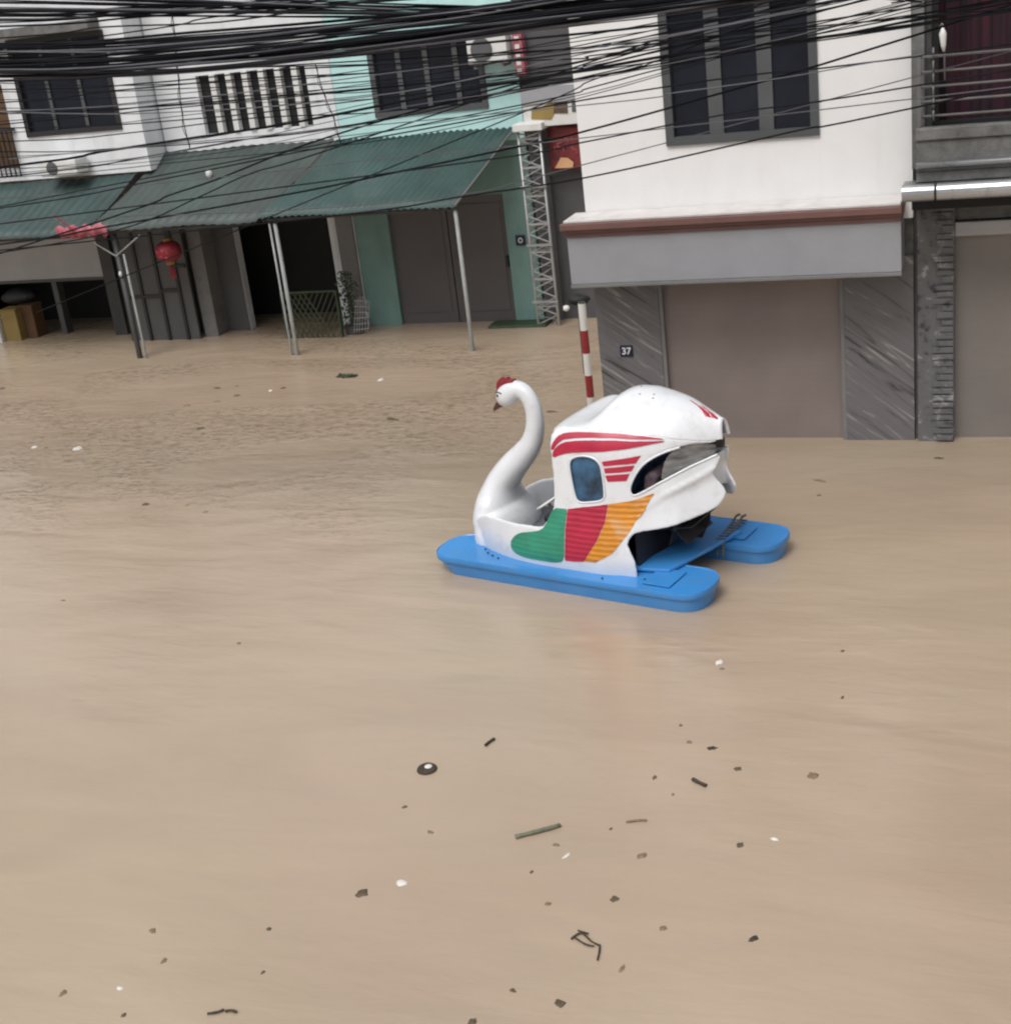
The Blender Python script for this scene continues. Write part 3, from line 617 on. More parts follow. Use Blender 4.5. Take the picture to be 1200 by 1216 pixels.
# green step strip and floating weeds at the mint wall foot
a = PY(632, 384, 23.2)
o = MB().box(a.x-.75, a.x+.35, 22.9, 23.32, -.5, .045).build('door_step', M['leaf_dark'], bevel=.02); tag(o, 'dark green step just above the water at the mint house foot', 'step')

# ------------------------------------------------------------------ truss tower
tt = thing('truss_tower', (-7.75, 23.0, 0), 'silver triangular lattice tower at the right corner of the mint house', 'tower')
legs = [(-7.94, 22.95), (-7.56, 22.95), (-7.64, 23.22)]
for x, y in legs: MB().tube([(x, y, -1.5), (x, y, 3.38)], .023, 10).build('leg', M['truss'], tt, smooth=True)
q = MB(); k = 0; z = -.6
while z < 3.25:
    for i in range(3):
        A, B = legs[i], legs[(i+1) % 3]
        if k % 2: A, B = B, A
        q.tube([(*A, z), (*B, min(3.34, z+.16))], .012, 5)
        if k % 3 == 0: q.tube([(*legs[i], z), (*legs[(i+1) % 3], z)], .016, 5)
    z += .16; k += 1
q.build('lattice', M['truss'], tt)
for z in (.45, 1.45, 2.45): MB().box(-7.99, -7.52, 22.9, 22.93, z-.02, z+.02).build('joint_plate', M['truss'], tt)
MB().box(-8.0, -7.48, 22.85, 23.3, 3.38, 3.5).build('top_plate', M['plastic_white'], tt, bevel=.01)

# red and white marker post
bp_ = PZ(704, 503)
mp_ = thing('marker_post', (bp_.x, bp_.y, 0), 'red and white banded marker post standing behind the swan boat', 'post')
topz = PY(687, 360, bp_.y).z
zb = [-1.5, -.6, -.27, .06, .39, .70, 1.01, 1.33, topz]
for i in range(8):
    MB().tube([(bp_.x, bp_.y, zb[i]), (bp_.x, bp_.y, zb[i+1]-.0015)], .052, 16).build('white_band' if i % 2 else 'red_band', M['post_white'] if i % 2 else M['post_red'], mp_, smooth=False)
MB().tube([(bp_.x, bp_.y, topz), (bp_.x, bp_.y, topz+.015)], .05, 16).build('cap', M['post_dark'], mp_)
# dark rag and white scrap behind post
a = PY(686, 356, 20.0)
q = MB(); q.blob((a.x, 20.0, a.z), .17, .12, .08, jit=.22); o = q.build('dark_rag', M['dark'], smooth=True); tag(o, 'crumpled black plastic on a stake beside the top of the marker post', 'plastic bag')
MB().tube([(0, 0, -a.z-1.0), (0, 0, -.02)], .03, 8).v and None
sk = MB().tube([(a.x, 20.0, -1.5), (a.x, 20.0, a.z)], .025, 8).build('stake', M['post_dark']); tag(sk, 'thin dark stake under the black plastic beside the lattice tower', 'stake')
a = PY(672, 366, 22.7)
q = MB(); q.blob((a.x, 22.7, a.z), .06, .05, .05, jit=.2); o = q.build('white_bag', M['plastic_white'], smooth=True); tag(o, 'small white plastic bag tied at the foot of the lattice tower', 'plastic bag')

# ------------------------------------------------------------------ THE SWAN BOAT (own coordinates: x to the stern, y to the far side)
BOAT = thing('swan_pedal_boat', (-4.0, 13.0, 0), 'white swan pedal boat on blue floats with painted green, red and orange wing', 'pedal boat', rz=math.radians(-14.5), local=True)
YC = .10
def interp(x, X, Y):
    if x <= X[0]: return Y[0]
    for i in range(len(X)-1):
        if x <= X[i+1]:
            t = (x-X[i])/(X[i+1]-X[i]); return Y[i]+(Y[i+1]-Y[i])*t
    return Y[-1]
def sm(x, X, Y, d=.05): return sum(interp(x+k*d/2, X, Y) for k in (-2, -1, 0, 1, 2))/5
def h0(x):
    if x < -.25: return .73*math.sqrt(max(0, 1-((-.25-x)/1.36)**2.2))
    return sm(x, [-.25, .3, .66, 1.0, 1.25, 1.4, 1.5, 1.8], [.73, .73, .65, .46, .22, .08, .04, .02], .06)
ZS = [.10, .18, .35, .6, .9, 1.3, 1.55, 1.65, 1.70]; KS = [.96, 1.0, 1.03, 1.0, .92, .87, .82, .73, .66]
def kz(z): return sm(z, ZS, KS, .06)
def hw(x, z):
    v = h0(x)*kz(z)
    if x > .55:
        zl = interp(x, [.55, .86, 1.15, 1.33], [.6, .69, .76, .83]); s = min(1, (x-.55)/.5)
        v += .075*s*max(0, min(1.3, 1-(z-zl)/.28))
        zc = interp(x, [.596, .743, .944, 1.175, 1.338], [.553, .92, 1.053, 1.161, 1.26]); dz = (zc-z)
        v += .035*s*math.exp(-(dz/.035)**2)*(1 if dz > 0 else .4)
    return v
# arc length table along the plan curve
TX = [-1.61+i*.0005 for i in range(60)]+[-1.58+i*.005 for i in range(1, 680)]
TT = [0]
for i in range(1, len(TX)): TT.append(TT[-1]+math.hypot(TX[i]-TX[i-1], h0(TX[i])-h0(TX[i-1])))
def t_of(x): return interp(x, TX, TT)
def x_of(t): return interp(t, TT, TX)
def surf(t, z, side=-1, off=0):
    x = x_of(t); k = kz(z); v = hw(x, z)
    X = x if x > -1 else -1+(x+1)*(1+(k-1)*min(1, (-1-x)/.4))
    p = Vector((X, YC+side*v, z))
    if off:
        e = .01; t2 = t+e; x2 = x_of(t2); a = Vector((x2, YC+side*hw(x2, z), z))-Vector((x, YC+side*v, z)); b = Vector((x, YC+side*hw(x, z+e), z+e))-Vector((x, YC+side*v, z))
        n = a.cross(b)
        if n.y*side < 0: n = -n
        p = p+n.normalized()*off
    return p
def pip(x, y, P):
    c = False; j = len(P)-1
    for i in range(len(P)):
        if (P[i][1] > y) != (P[j][1] > y) and x < (P[j][0]-P[i][0])*(y-P[i][1])/(P[j][1]-P[i][1])+P[i][0]: c = not c
        j = i
    return c
def dens(P, d=.03, closed=True, smooth=0):
    out = []; n = len(P)
    if smooth:
        for _ in range(smooth):
            Q = []
            for i in range(n):
                a, b = P[i], P[(i+1) % n]; Q += [(a[0]*.75+b[0]*.25, a[1]*.75+b[1]*.25), (a[0]*.25+b[0]*.75, a[1]*.25+b[1]*.75)]
            P = Q; n = len(P)
    for i in range(n):
        a, b = P[i], P[(i+1) % n]; m = max(1, int(math.hypot(b[0]-a[0], b[1]-a[1])/d))
        for k in range(m): out.append((a[0]+(b[0]-a[0])*k/m, a[1]+(b[1]-a[1])*k/m))
    return out
def tri2d(outer, hls, g=.035):
    V = []; E = []
    for P in [outer]+hls:
        n = len(V); V += P; E += [(n+i, n+(i+1) % len(P)) for i in range(len(P))]
    x0 = min(p[0] for p in outer); x1 = max(p[0] for p in outer); z0 = min(p[1] for p in outer); z1 = max(p[1] for p in outer)
    j = 0; z = z0+g/2
    while z < z1:
        x = x0+g/2+(g/2 if j % 2 else 0)
        while x < x1:
            if pip(x, z, outer) and not any(pip(x, z, h) for h in hls):
                if all((x-p[0])**2+(z-p[1])**2 > (g*.45)**2 for P in [outer]+hls for p in P): V.append((x, z))
            x += g
        j += 1; z += g*.87
    ov, oe, of, *_ = delaunay_2d_cdt([Vector(p) for p in V], E, [], 0, 1e-6)
    F = []
    for f in of:
        cx = sum(ov[i].x for i in f)/3; cz = sum(ov[i].y for i in f)/3
        if pip(cx, cz, outer) and not any(pip(cx, cz, h) for h in hls): F.append(tuple(f))
    return [(v.x, v.y) for v in ov], F
def toT(P): return [(t_of(x), z) for x, z in P]
win1 = [(0.059, 1.406), (0.152, 1.424), (0.263, 1.412), (0.323, 1.365), (0.349, 1.295), (0.371, 1.033), (0.341, 0.981), (0.224, 0.953), (0.073, 0.929), (0.031, 0.982), (0.002, 1.129), (-0.026, 1.31), (-0.002, 1.374)]
win2 = [(0.631, 1.047), (0.628, 1.139), (0.67, 1.238), (0.744, 1.346), (0.844, 1.419), (0.958, 1.470), (1.063, 1.492), (1.18, 1.492), (1.305, 1.478), (1.300, 1.405), (1.225, 1.345), (1.132, 1.30), (0.95, 1.199), (0.749, 1.082)]
outer = [(.1, 1.675), (-0.13, 1.668), (-.205, 1.645), (-.243, 1.59), (-0.25, 1.5), (-0.235, 1.40), (-0.224, 1.25), (-0.224, 1.1), (-0.226, 0.869), (-0.273, 0.764), (-0.364, 0.640), (-0.521, 0.628), (-.75, .622), (-1.0, .62), (-1.18, .60), (-1.30, .55), (-1.40, .47), (-1.50, .36), (-1.61, .27),
         (-1.61, .12), (-1.5, .12), (-1.2, .12), (-.8, .12), (-.3, .12), (.235, .14), (.67, .16), (0.674, 0.24), (0.669, 0.367), (0.628, 0.465), (0.597, 0.545), (0.616, 0.605), (0.667, 0.658), (.75, .68), (0.849, 0.692), (.98, .715), (1.149, 0.76), (1.26, .80), (1.354, 0.842),
         (1.397, 0.905), (1.424, 0.978), (1.398, 1.038), (1.333, 1.128), (1.306, 1.191), (1.345, 1.24), (1.372, 1.32), (1.373, 1.353), (1.350, 1.375), (1.225, 1.322), (1.132, 1.285), (0.95, 1.192), (0.749, 1.080), (.665, 1.048), (0.636, 1.060), (0.628, 1.139), (0.67, 1.238), (0.744, 1.346), (0.844, 1.419), (0.958, 1.470), (1.063, 1.496), (1.18, 1.503), (1.345, 1.492), (1.35, 1.525), (1.2, 1.55), (1.05, 1.585), (.9, 1.625), (.6, 1.675)]
oT = dens(toT(outer), .03); w1 = dens(toT(win1), .03, smooth=1); w2 = dens(toT(win2), .03, smooth=1)
pv, pf = tri2d(oT, [w1])
mb = MB()
for side in (-1, 1):
    n = len(mb.v); mb.v += [tuple(surf(t, z, side)) for t, z in pv]; mb.f += [tuple(n+i for i in f) for f in pf]
# rear shell between the two tail feathers
def strip(pairs, nseg=14, bulge=0):
    n0 = len(mb.v)
    for x, z in pairs:
        v = hw(x, z)
        for k in range(nseg+1):
            u = -1+2*k/nseg; mb.v.append((x+bulge*(1-u*u), YC+u*v, z))
    for i in range(len(pairs)-1):
        for k in range(nseg): a = n0+i*(nseg+1)+k; mb.f.append((a, a+1, a+nseg+2, a+nseg+1))
strip([(1.29, 1.33), (1.27, 1.2), (1.27, 1.08), (1.26, .96)])
# neck and chest grow out of the hull as one skin
N = [(-1.27, .14, .20), (-1.33, .24, .26), (-1.365, .38, .275), (-1.365, .56, .235), (-1.30, .77, .180), (-1.16, .95, .158), (-1.0, 1.11, .140), (-.89, 1.24, .122), (-.828, 1.38, .108), (-.805, 1.53, .097), (-.82, 1.68, .092), (-.875, 1.79, .09), (-.965, 1.84, .095), (-1.06, 1.81, .115), (-1.135, 1.755, .12), (-1.195, 1.70, .085), (-1.225, 1.675, .035)]
def cr(P, n=8):
    out = []
    for i in range(len(P)-1):
        p0, p1, p2, p3 = P[max(i-1, 0)], P[i], P[i+1], P[min(i+2, len(P)-1)]
        for k in range(n):
            t = k/n; out.append(tuple(.5*((2*b)+(-a+c)*t+(2*a-5*b+4*c-d)*t*t+(-a+3*b-3*c+d)*t**3) for a, b, c, d in zip(p0, p1, p2, p3)))
    out.append(tuple(P[-1])); return out
NN = cr(N)
def thick(mb):   # give the open shell its wall thickness before the solids join it
    me = bpy.data.meshes.new('t'); me.from_pydata(mb.v, [], mb.f); bm = bmesh.new(); bm.from_mesh(me); bmesh.ops.remove_doubles(bm, verts=bm.verts, dist=1e-5); bmesh.ops.recalc_face_normals(bm, faces=bm.faces); bm.to_mesh(me); bm.free()
    o = bpy.data.objects.new('t', me); COL.objects.link(o); md = o.modifiers.new('s', 'SOLIDIFY'); md.thickness = .030; md.offset = 0
    bpy.context.view_layer.update(); me2 = bpy.data.meshes.new_from_object(o.evaluated_get(bpy.context.evaluated_depsgraph_get()))
    r = MB(); r.v = [tuple(v.co) for v in me2.vertices]; r.f = [tuple(p.vertices) for p in me2.polygons]; bpy.data.objects.remove(o); return r
mb = thick(mb)
mb.tube([(x, YC, z) for x, z, r in NN], [r for *_, r in NN], 28, r2=[r*interp(z, [.2, .4, .6, .85, 1.1], [1.5, 1.65, 1.6, 1.2, .95]) for _, z, r in NN])
mb.blob((-1.31, YC, .24), .30, .52, .40, 32, 18)
body = mb.build('hull_and_cabin', M['boat_white'], BOAT, smooth=True)
md = body.modifiers.new('skin', 'REMESH'); md.mode = 'VOXEL'; md.voxel_size = .0125; md.use_smooth_shade = True
md = body.modifiers.new('soften', 'SMOOTH'); md.factor = .5; md.iterations = 18

def decal(P, name, m, parent=body, off=.0165, smooth=1, sides=(-1, 1), label=None):
    Q = dens(toT(P), .02, smooth=smooth); v, f = tri2d(Q, [], .022)
    for sd_ in sides:
        q = MB(); q.v = [tuple(surf(t, z, sd_, off)) for t, z in v]; q.f = f
        o = q.build(name, M[m], parent, smooth=True); k = o.modifiers.new('solid', 'SOLIDIFY'); k.thickness = .004; k.offset = 1; o.modifiers.new('edge', 'EDGE_SPLIT').split_angle = math.radians(40)
decal([(-0.228, 1.465), (-0.188, 1.545), (-0.129, 1.600), (-0.004, 1.626), (0.325, 1.644), (0.656, 1.632), (.985, 1.580), (0.78, 1.592), (0.336, 1.605), (-0.057, 1.570), (-0.145, 1.522), (-0.204, 1.441)], 'red_stripe', 'stripe_red', off=.018)
decal([(-0.214, 1.365), (-0.195, 1.450), (-0.126, 1.510), (-0.034, 1.548), (0.341, 1.583), (0.78, 1.575), (.985, 1.568), (0.76, 1.538), (0.486, 1.492), (0.06, 1.450), (-0.091, 1.420)], 'red_stripe', 'stripe_red', off=.018)
for P in ([(0.351, 1.379), (0.731, 1.445), (0.689, 1.372), (0.367, 1.335)], [(0.37, 1.313), (0.675, 1.352), (0.647, 1.293), (0.382, 1.264)], [(0.381, 1.241), (0.629, 1.269), (0.596, 1.195), (0.405, 1.18)]):
    decal(P, 'red_bar', 'stripe_red', smooth=0)
decal([(-0.783, 0.30), (-0.80, 0.389), (-0.744, 0.471), (-0.653, 0.532), (-0.503, 0.566), (-0.364, 0.602), (-0.294, 0.712), (-0.225, 0.85), (-0.1, 0.853), (-0.057, 0.852), (-0.087, 0.688), (-.1, .5), (-0.116, 0.32), (-.2, .27), (-0.386, 0.265), (-0.641, 0.26)], 'green_wing_patch', 'boat_green')
decal([(-0.055, 0.854), (.15, .90), (0.396, 0.948), (0.366, 0.77), (0.278, 0.567), (0.116, 0.331), (0, .315), (-0.108, 0.311), (-0.077, 0.689)], 'red_wing_patch', 'boat_red', smooth=0)
decal([(0.401, 0.949), (0.628, .990), (0.838, 1.061), (0.718, 0.843), (0.597, 0.651), (0.428, 0.444), (0.248, 0.342), (0.122, 0.334), (0.283, 0.565), (0.371, 0.769)], 'orange_wing_patch', 'boat_orange', smooth=0)
# window rims
for sd_ in (-1, 1):
    MB().tube([surf(t_of(x), z, sd_, .01) for x, z, _ in cr([(x, z, 0) for x, z in [(1.350, 1.375), (1.225, 1.322), (1.132, 1.285), (0.95, 1.192), (0.749, 1.080), (.665, 1.045), (0.628, 1.072), (0.628, 1.139), (0.67, 1.238), (0.744, 1.346), (0.844, 1.419), (0.958, 1.470), (1.063, 1.496)]], 5)], .012, 6).build('window_rim', M['boat_white'], body, smooth=True)
for P, nm in ((win1, 'window_rim'),):
    Q = dens(toT(P), .03, smooth=2)
    for sd_ in (-1, 1):
        L_ = [surf(t, z, sd_, .01) for t, z in Q]; MB().tube(L_+[L_[0]], .012, 6, cap=False).build(nm, M['boat_white'], body, smooth=True)
# glazing of the small window, torn plastic sheet of the large one
def glaze(P, name, m, off=-.012, sides=(-1, 1), xmin=-9):
    Q = dens(toT(P), .04, smooth=1); v, f = tri2d(Q, [], .05)
    for sd_ in sides:
        q = MB(); q.v = [tuple(surf(t, z, sd_, off+.004*math.sin(40*t+17*z))) for t, z in v]; q.f = f
        q.build(name, M[m], body, smooth=True)
gm = bpy.data.materials.new('tinted_glass'); gm.use_nodes = True; b_ = gm.node_tree.nodes['Principled BSDF']; b_.inputs['Transmission Weight'].default_value = .9; b_.inputs['Base Color'].default_value = (.45, .55, .62, 1); b_.inputs['Roughness'].default_value = .05; b_.inputs['IOR'].default_value = 1.02
M['side_glass'] = mat('side_glass', (.06, .19, .36), .12, c2=(.005, .009, .02), vs=3.2, coat=.4)
glaze(win1, 'side_pane', 'side_glass')
glaze([(.90, 1.17), (.92, 1.32), (.97, 1.43), (1.063, 1.494), (1.18, 1.502), (1.34, 1.490), (1.345, 1.378), (1.225, 1.325), (1.132, 1.288), (0.95, 1.195)], 'torn_plastic_sheet', 'plastic_sheet')

# roof
def zb_(x): return sm(x, [-.4, -.2, -.05, .08, .18, .30, .42, .75, 1.0, 1.2, 1.33, 1.4], [-.03, -.045, -.05, -.03, .08, .20, .245, .25, .235, .195, .155, .125], .05)
def roofp(s, v, off=0):
    xf = -.25-.07*(1-abs(v)**2.5); xr = 1.40-.02*(1-abs(v)**2); x = xf+(xr-xf)*s
    ez = interp(x, [-.3, .6, .9, 1.2, 1.33, 1.5], [1.668, 1.665, 1.615, 1.545, 1.525, 1.53])
    f = min(1, max(0, (s)/.09)); cr_ = math.sqrt(max(0, 1-(1-f)**2))
    z = ez-.07*(1-cr_) + .035*(1-v**4)*cr_ + zb_(x)*max(0, 1-abs(v)**2.3)+off
    return Vector((x, YC+v*hw(max(x, -.28), ez)*(1.02-.05*(1-cr_)), z-.004))
q = MB(); ns, nv = 60, 36
for i in range(ns+1):
    for k in range(nv+1):
        v = math.sin((-1+2*k/nv)*PI/2); q.v.append(tuple(roofp(i/ns, v)))
for i in range(ns):
    for k in range(nv): a = i*(nv+1)+k; q.f.append((a, a+1, a+nv+2, a+nv+1))
roof = q.build('roof', M['boat_white'], BOAT, smooth=True); md = roof.modifiers.new('solid', 'SOLIDIFY'); md.thickness = .024; md.offset = 0
for path in ([(.80, .05), (.865, -.05), (.905, -.22), (.925, -.42), (.925, -.62)], [(.865, .1), (.925, -.05), (.955, -.24), (.962, -.44), (.952, -.62)]):
    q = MB(); n = 20; W_ = .042
    P = []
    for i in range(n+1):
        u = i/n*(len(path)-1); k = min(int(u), len(path)-2); f = u-k; P.append((path[k][0]*(1-f)+path[k+1][0]*f, path[k][1]*(1-f)+path[k+1][1]*f))
    for i, (s, v) in enumerate(P):
        wd = W_*math.sin(PI*min(1, .12+i/n*.88))**.6*.75+.002
        for e in (-1, -.3, .3, 1): q.v.append(tuple(roofp(s+e*wd*.6, v, .017)))
        if i:
            for e in range(3): a = 4*i+e; q.f.append((a-4, a-3, a+1, a))
    q.build('red_stripe', M['stripe_red'], roof, smooth=True, solid=.003)

neck = body
q = MB(); q.tube([(-1.20, YC, 1.685), (-1.25, YC, 1.65), (-1.30, YC, 1.605), (-1.325, YC, 1.575)], [.05, .038, .022, .006], 12); q.build('beak', M['beak'], neck, smooth=True)
q = MB()
q.prism([(-1.235, 1.80), (-1.225, 1.90), (-1.17, 1.965), (-1.14, 1.93), (-1.10, 1.975), (-1.065, 1.935), (-1.02, 1.955), (-1.0, 1.92), (-1.06, 1.88), (-1.15, 1.86), (-1.19, 1.80)], lambda x, z: (x, YC-.045, z), (0, .09, 0))
q.build('comb', M['red'], neck, bevel=.015)
for sd_ in (-1, 1):
    e = MB().blob((-1.165, YC+sd_*.098, 1.79), .03, .014, .022).build('eye', M['ink_white'], neck, smooth=True)
    MB().blob((-1.172, YC+sd_*.109, 1.79), .016, .008, .015).build('pupil', M['dark'], e, smooth=True)
    MB().tube([(-1.20, YC+sd_*.095, 1.815), (-1.165, YC+sd_*.108, 1.83), (-1.12, YC+sd_*.112, 1.815)], .006, 5).build('eyebrow', M['dark'], e, smooth=True)

for s_, v_ in ((.52, -.30), (.60, -.22), (.47, .1), (.61, -.36)): MB().blob(tuple(roofp(s_, v_, .014)), .012, .009, .004, 8, 5).build('rust_spot', M['rope'], roof)
# interior: floor, seats, wheel
fl = [(x_of(t), z) for t, z in [(i*.05, 0) for i in range(1, 48)] if x_of(t) < .65]
P = [(x, YC-h0(x)*.985) for x, _ in fl]+[(x, YC+h0(x)*.985) for x, _ in reversed(fl)]
MB().prism(P, lambda x, y: (x, y, .24), (0, 0, .03)).build('cockpit_floor', M['boat_floor'], BOAT)
# foredeck under the neck
for y0 in (-.42, .14):
    s_ = MB().box(.0, .42, y0, y0+.48, .272, .58).build('seat', M['boat_dark'], BOAT, bevel=.03)
    q = MB(); q.prism([(.36, .585), (.45, .585), (.56, 1.17), (.50, 1.2), (.42, 1.15)], lambda x, z: (x, y0+.02, z), (0, .44, 0)); q.build('backrest', M['seat_blue'], s_, bevel=.03)
MB().box(.60, .63, YC-.54, YC+.54, .2, 1.02).build('bulkhead', M['boat_dark'], BOAT)
q = MB().prism([(.68, .96), (.80, .96), (.86, 1.20), (.80, 1.26), (.70, 1.2)], lambda x, z: (x, YC-.46, z), (0, .9, 0)); q.build('rear_seat_back', M['seat_plum'], BOAT, bevel=.04)
MB().box(.64, .98, YC-.26, YC+.26, .93, .96).build('rear_shelf', M['boat_dark'], BOAT)
MB().box(-.50, -.30, YC-.50, YC+.52, .272, .66).build('dashboard', M['boat_dark'], BOAT, bevel=.03)
sw = MB(); c0 = Vector((-.58, -.16, .70)); ax = Vector((-.55, 0, .83)).normalized(); e1 = Vector((0, 1, 0)); e2 = ax.cross(e1)
sw.tube([c0+(e1*math.cos(t)+e2*math.sin(t))*.13 for t in [i*PI/12 for i in range(25)]], .014, 8, cap=False)
for k in range(3): t = k*2*PI/3; sw.tube([c0, c0+(e1*math.cos(t)+e2*math.sin(t))*.13], .01, 6)
wl = sw.build('steering_wheel', M['plastic_white'], BOAT, smooth=True)
MB().tube([c0, c0-ax*.3], .018, 8).build('steering_column', M['boat_dark'], wl, smooth=True)
q = MB()
for yy in (-.22, .3): q.tube([(-.62, yy-.1, .36), (-.58, yy-.1, .44), (-.55, yy+.1, .44), (-.6, yy+.1, .35)], .014, 6).box(-.66, -.52, yy-.18, yy-.1, .33, .37).box(-.62, -.48, yy+.1, yy+.18, .41, .45)
q.build('pedals', M['steel_grey'], BOAT)

# floats
def float_(yc, x0, x1, hwid, name='float'):
    n = 40; ring = []
    rb_ = hwid
    for k in range(n):   # plan outline, blunt rounded ends
        a = 2*PI*k/n; cx, sy = math.cos(a), math.sin(a)
        ex = math.copysign(abs(cx)**.75, cx); ey = math.copysign(abs(sy)**.75, sy)
        L2 = (x1-x0)/2-.34
        X = (x0+x1)/2+math.copysign(L2, cx)+ex*.34 if abs(cx) > 1e-6 else (x0+x1)/2
        ring.append((X, yc+ey*rb_))
    mb = MB(); xm = (x0+x1)/2
    lev = [(.205, .965), (.215, .99), (.205, 1.0), (.155, 1.0), (.145, .985), (.14, .93), (.06, .90), (-.05, .84), (-.18, .66)]
    for z, s in lev:
        for X, Y in ring:
            ins = (1-s)*rb_; sx_ = 1-ins/((x1-x0)/2)
            rake = .0
            if z < .14 and X < xm: rake = (.14-z)*.75*min(1, max(0, (x0+.8-X)/.8))
            mb.v.append((xm+(X-xm)*sx_+rake, yc+(Y-yc)*s, z))
    for i in range(len(lev)-1):
        for k in range(n): k2 = (k+1) % n; mb.f.append((i*n+k, (i+1)*n+k, (i+1)*n+k2, i*n+k2))
    mb.f.append(tuple(range(n))); mb.f.append(tuple((len(lev)-1)*n+k for k in reversed(range(n))))
    o = mb.build(name, M['boat_blue'], BOAT, smooth=True); o.modifiers.new('e', 'EDGE_SPLIT').split_angle = math.radians(35)
    return o
f1 = float_(-.50, -1.77, 1.47, .33); f2 = float_(.76, -1.5, 1.68, .32)
h_ = MB().box(.80, 1.10, -.72, -.34, .2165, .226).build('hatch', M['boat_blue'], f1, bevel=.004)
h_ = MB().box(1.05, 1.3, .58, .92, .2165, .226).build('hatch', M['boat_blue'], f2, bevel=.004)
MB().prism([(.54, -.5), (.95, -.42), (1.22, .72), (.82, .72)], lambda x, y: (x, y, .2185), (0, 0, .04)).build('rear_cross_deck', M['boat_blue'], BOAT, bevel=.012)
MB().box(-1.25, .55, -.35, .55, .10, .2).build('middle_deck', M['boat_blue'], BOAT, bevel=.012)
for x, y in ((-1.22, -.50), (-1.14, -.57), (-1.05, -.62), (-.95, -.66), (.36, -.74), (.78, -.62)): MB().blob((x, y, .216), .013, .013, .008, 8, 5).build('bolt', M['dark'], f1)
# paddle wheel and its dark housing in the stern arch
pw = MB().tube([(.86, YC-.22, .56), (.86, YC+.40, .56)], .04, 12).build('paddle_wheel', M['boat_dark'], BOAT, smooth=True)
for k in range(6):
    a = k*PI/3+.2; A = Vector((.86+.04*math.cos(a), 0, .56+.04*math.sin(a))); B = Vector((.86+.21*math.cos(a), 0, .56+.21*math.sin(a))); t_ = Vector((-math.sin(a), 0, math.cos(a)))*.008
    q = MB(); q.v = [(p.x, y, p.z) for y in (YC-.20, YC+.38) for p in (A-t_, B-t_, B+t_, A+t_)]; q.f = [(0, 1, 2, 3), (7, 6, 5, 4), (0, 4, 5, 1), (1, 5, 6, 2), (2, 6, 7, 3), (3, 7, 4, 0)]
    q.build('blade', M['boat_dark'], pw)
MB().prism([(.64, .74), (.9, .76), (1.1, .80), (1.22, .85), (1.2, .88), (1.1, .84), (.9, .80), (.64, .77)], lambda x, z: (x, YC-.14, z), (0, .28, 0)).build('housing_top', M['boat_dark'], BOAT)
MB().prism([(.64, .3), (.95, .3), (1.05, .5), (1.08, .76), (1.0, .74), (.9, .72), (.64, .72)], lambda x, z: (x, YC+.22, z), (0, .02, 0)).build('housing_side', M['boat_dark'], BOAT)
# strap over the far float
q = MB()
for dx in (-.035, .035):
    q.tube([(1.12+dx, .36, .10), (1.11+dx, .42, .235), (1.10+dx, .6, .25), (1.085+dx, .8, .27), (1.07+dx, .97, .30), (1.065+dx, 1.06, .28)], .014, 7)
for k in range(8): y = .42+k*.075; q.tube([(1.055, y, .262), (1.155, y+.03, .262)], .01, 6)
q.build('tie_chain', M['rope'], BOAT)

# ------------------------------------------------------------------ overhead cables
def curve_pts(P, Y, dy=0, n=40, ext=1.6, jit=0):
    "a cable through points seen in the photo, hung in an upright plane at distance Y along the street and carried on beyond both ends"
    Q = [PY(x, y, Y+dy*i/(max(1, len(P)-1))) for i, (x, y) in enumerate(P)]
    d0 = (Q[0]-Q[1]).normalized(); d1 = (Q[-1]-Q[-2]).normalized()
    Q = [Q[0]+d0*4*ext+Vector((0, 0, .25))]+Q+[Q[-1]+d1*4*ext+Vector((0, 0, .15))]
    C_ = cr([tuple(q) for q in Q], max(4, n//len(Q)))
    return C_
def cable(P, r, label, Y=13.0, m='cable', dy=0):
    o = MB().tube(curve_pts(P, Y, dy), r, 6).build('power_cable', M[m], smooth=True)
    return tag(o, label, 'cable', 'cables strung over the street')
def bundle(P, spread, n, label, Y=13.0, rr=(.008, .018)):
    t = thing('cable_bundle', PY(*P[0], Y), label, 'cable bundle', 'cable bundles over the street')
    for i in range(n):
        a = i*2.399; rad = math.sqrt((i+.5)/n); o1 = [math.sin(a+k*1.7+i)*.6 for k in range(len(P))]
        Q = [(x, y+(rad*math.sin(a)+o1[k]*.5)*spread[k]) for k, (x, y) in enumerate(P)]
        dY = rad*math.cos(a)*.12
        MB().tube(curve_pts(Q, Y+dY), random.uniform(*rr), 6).build('cable', M['cable_grey'] if i % 5 == 4 else M['cable'], t, smooth=True)
bundle([(0, 60), (230, 50), (470, 26), (700, -6)], [9, 11, 9, 8], 13, 'thick bundle of black cables over the left house window, upper of the two thick ones', 13.2, (.006, .014))
bundle([(0, 82), (230, 70), (470, 46), (700, 17), (900, -8)], [11, 13, 13, 11, 8], 25, 'thickest sagging bundle of black cables crossing in front of the mint house window top', 13.0, (.006, .015))
bundle([(0, 22), (160, 14), (350, 3), (560, -14)], [8, 8, 7, 7], 9, 'thinner cable bundle at the top left corner above the thick ones', 13.4, (.005, .011))
bundle([(560, 14), (720, 10), (860, -2), (1000, -18)], [8, 10, 8, 6], 18, 'tangle of black cables across the top of the white house beside its window', 13.3, (.005, .012))
bundle([(0, 128), (230, 116), (470, 96), (690, 62), (900, 18), (1080, -24)], [28, 26, 26, 20, 14, 10], 10, 'loose fan of many thin cables below the thick bundles, crossing every upstairs window', 12.8, (.003, .0055))
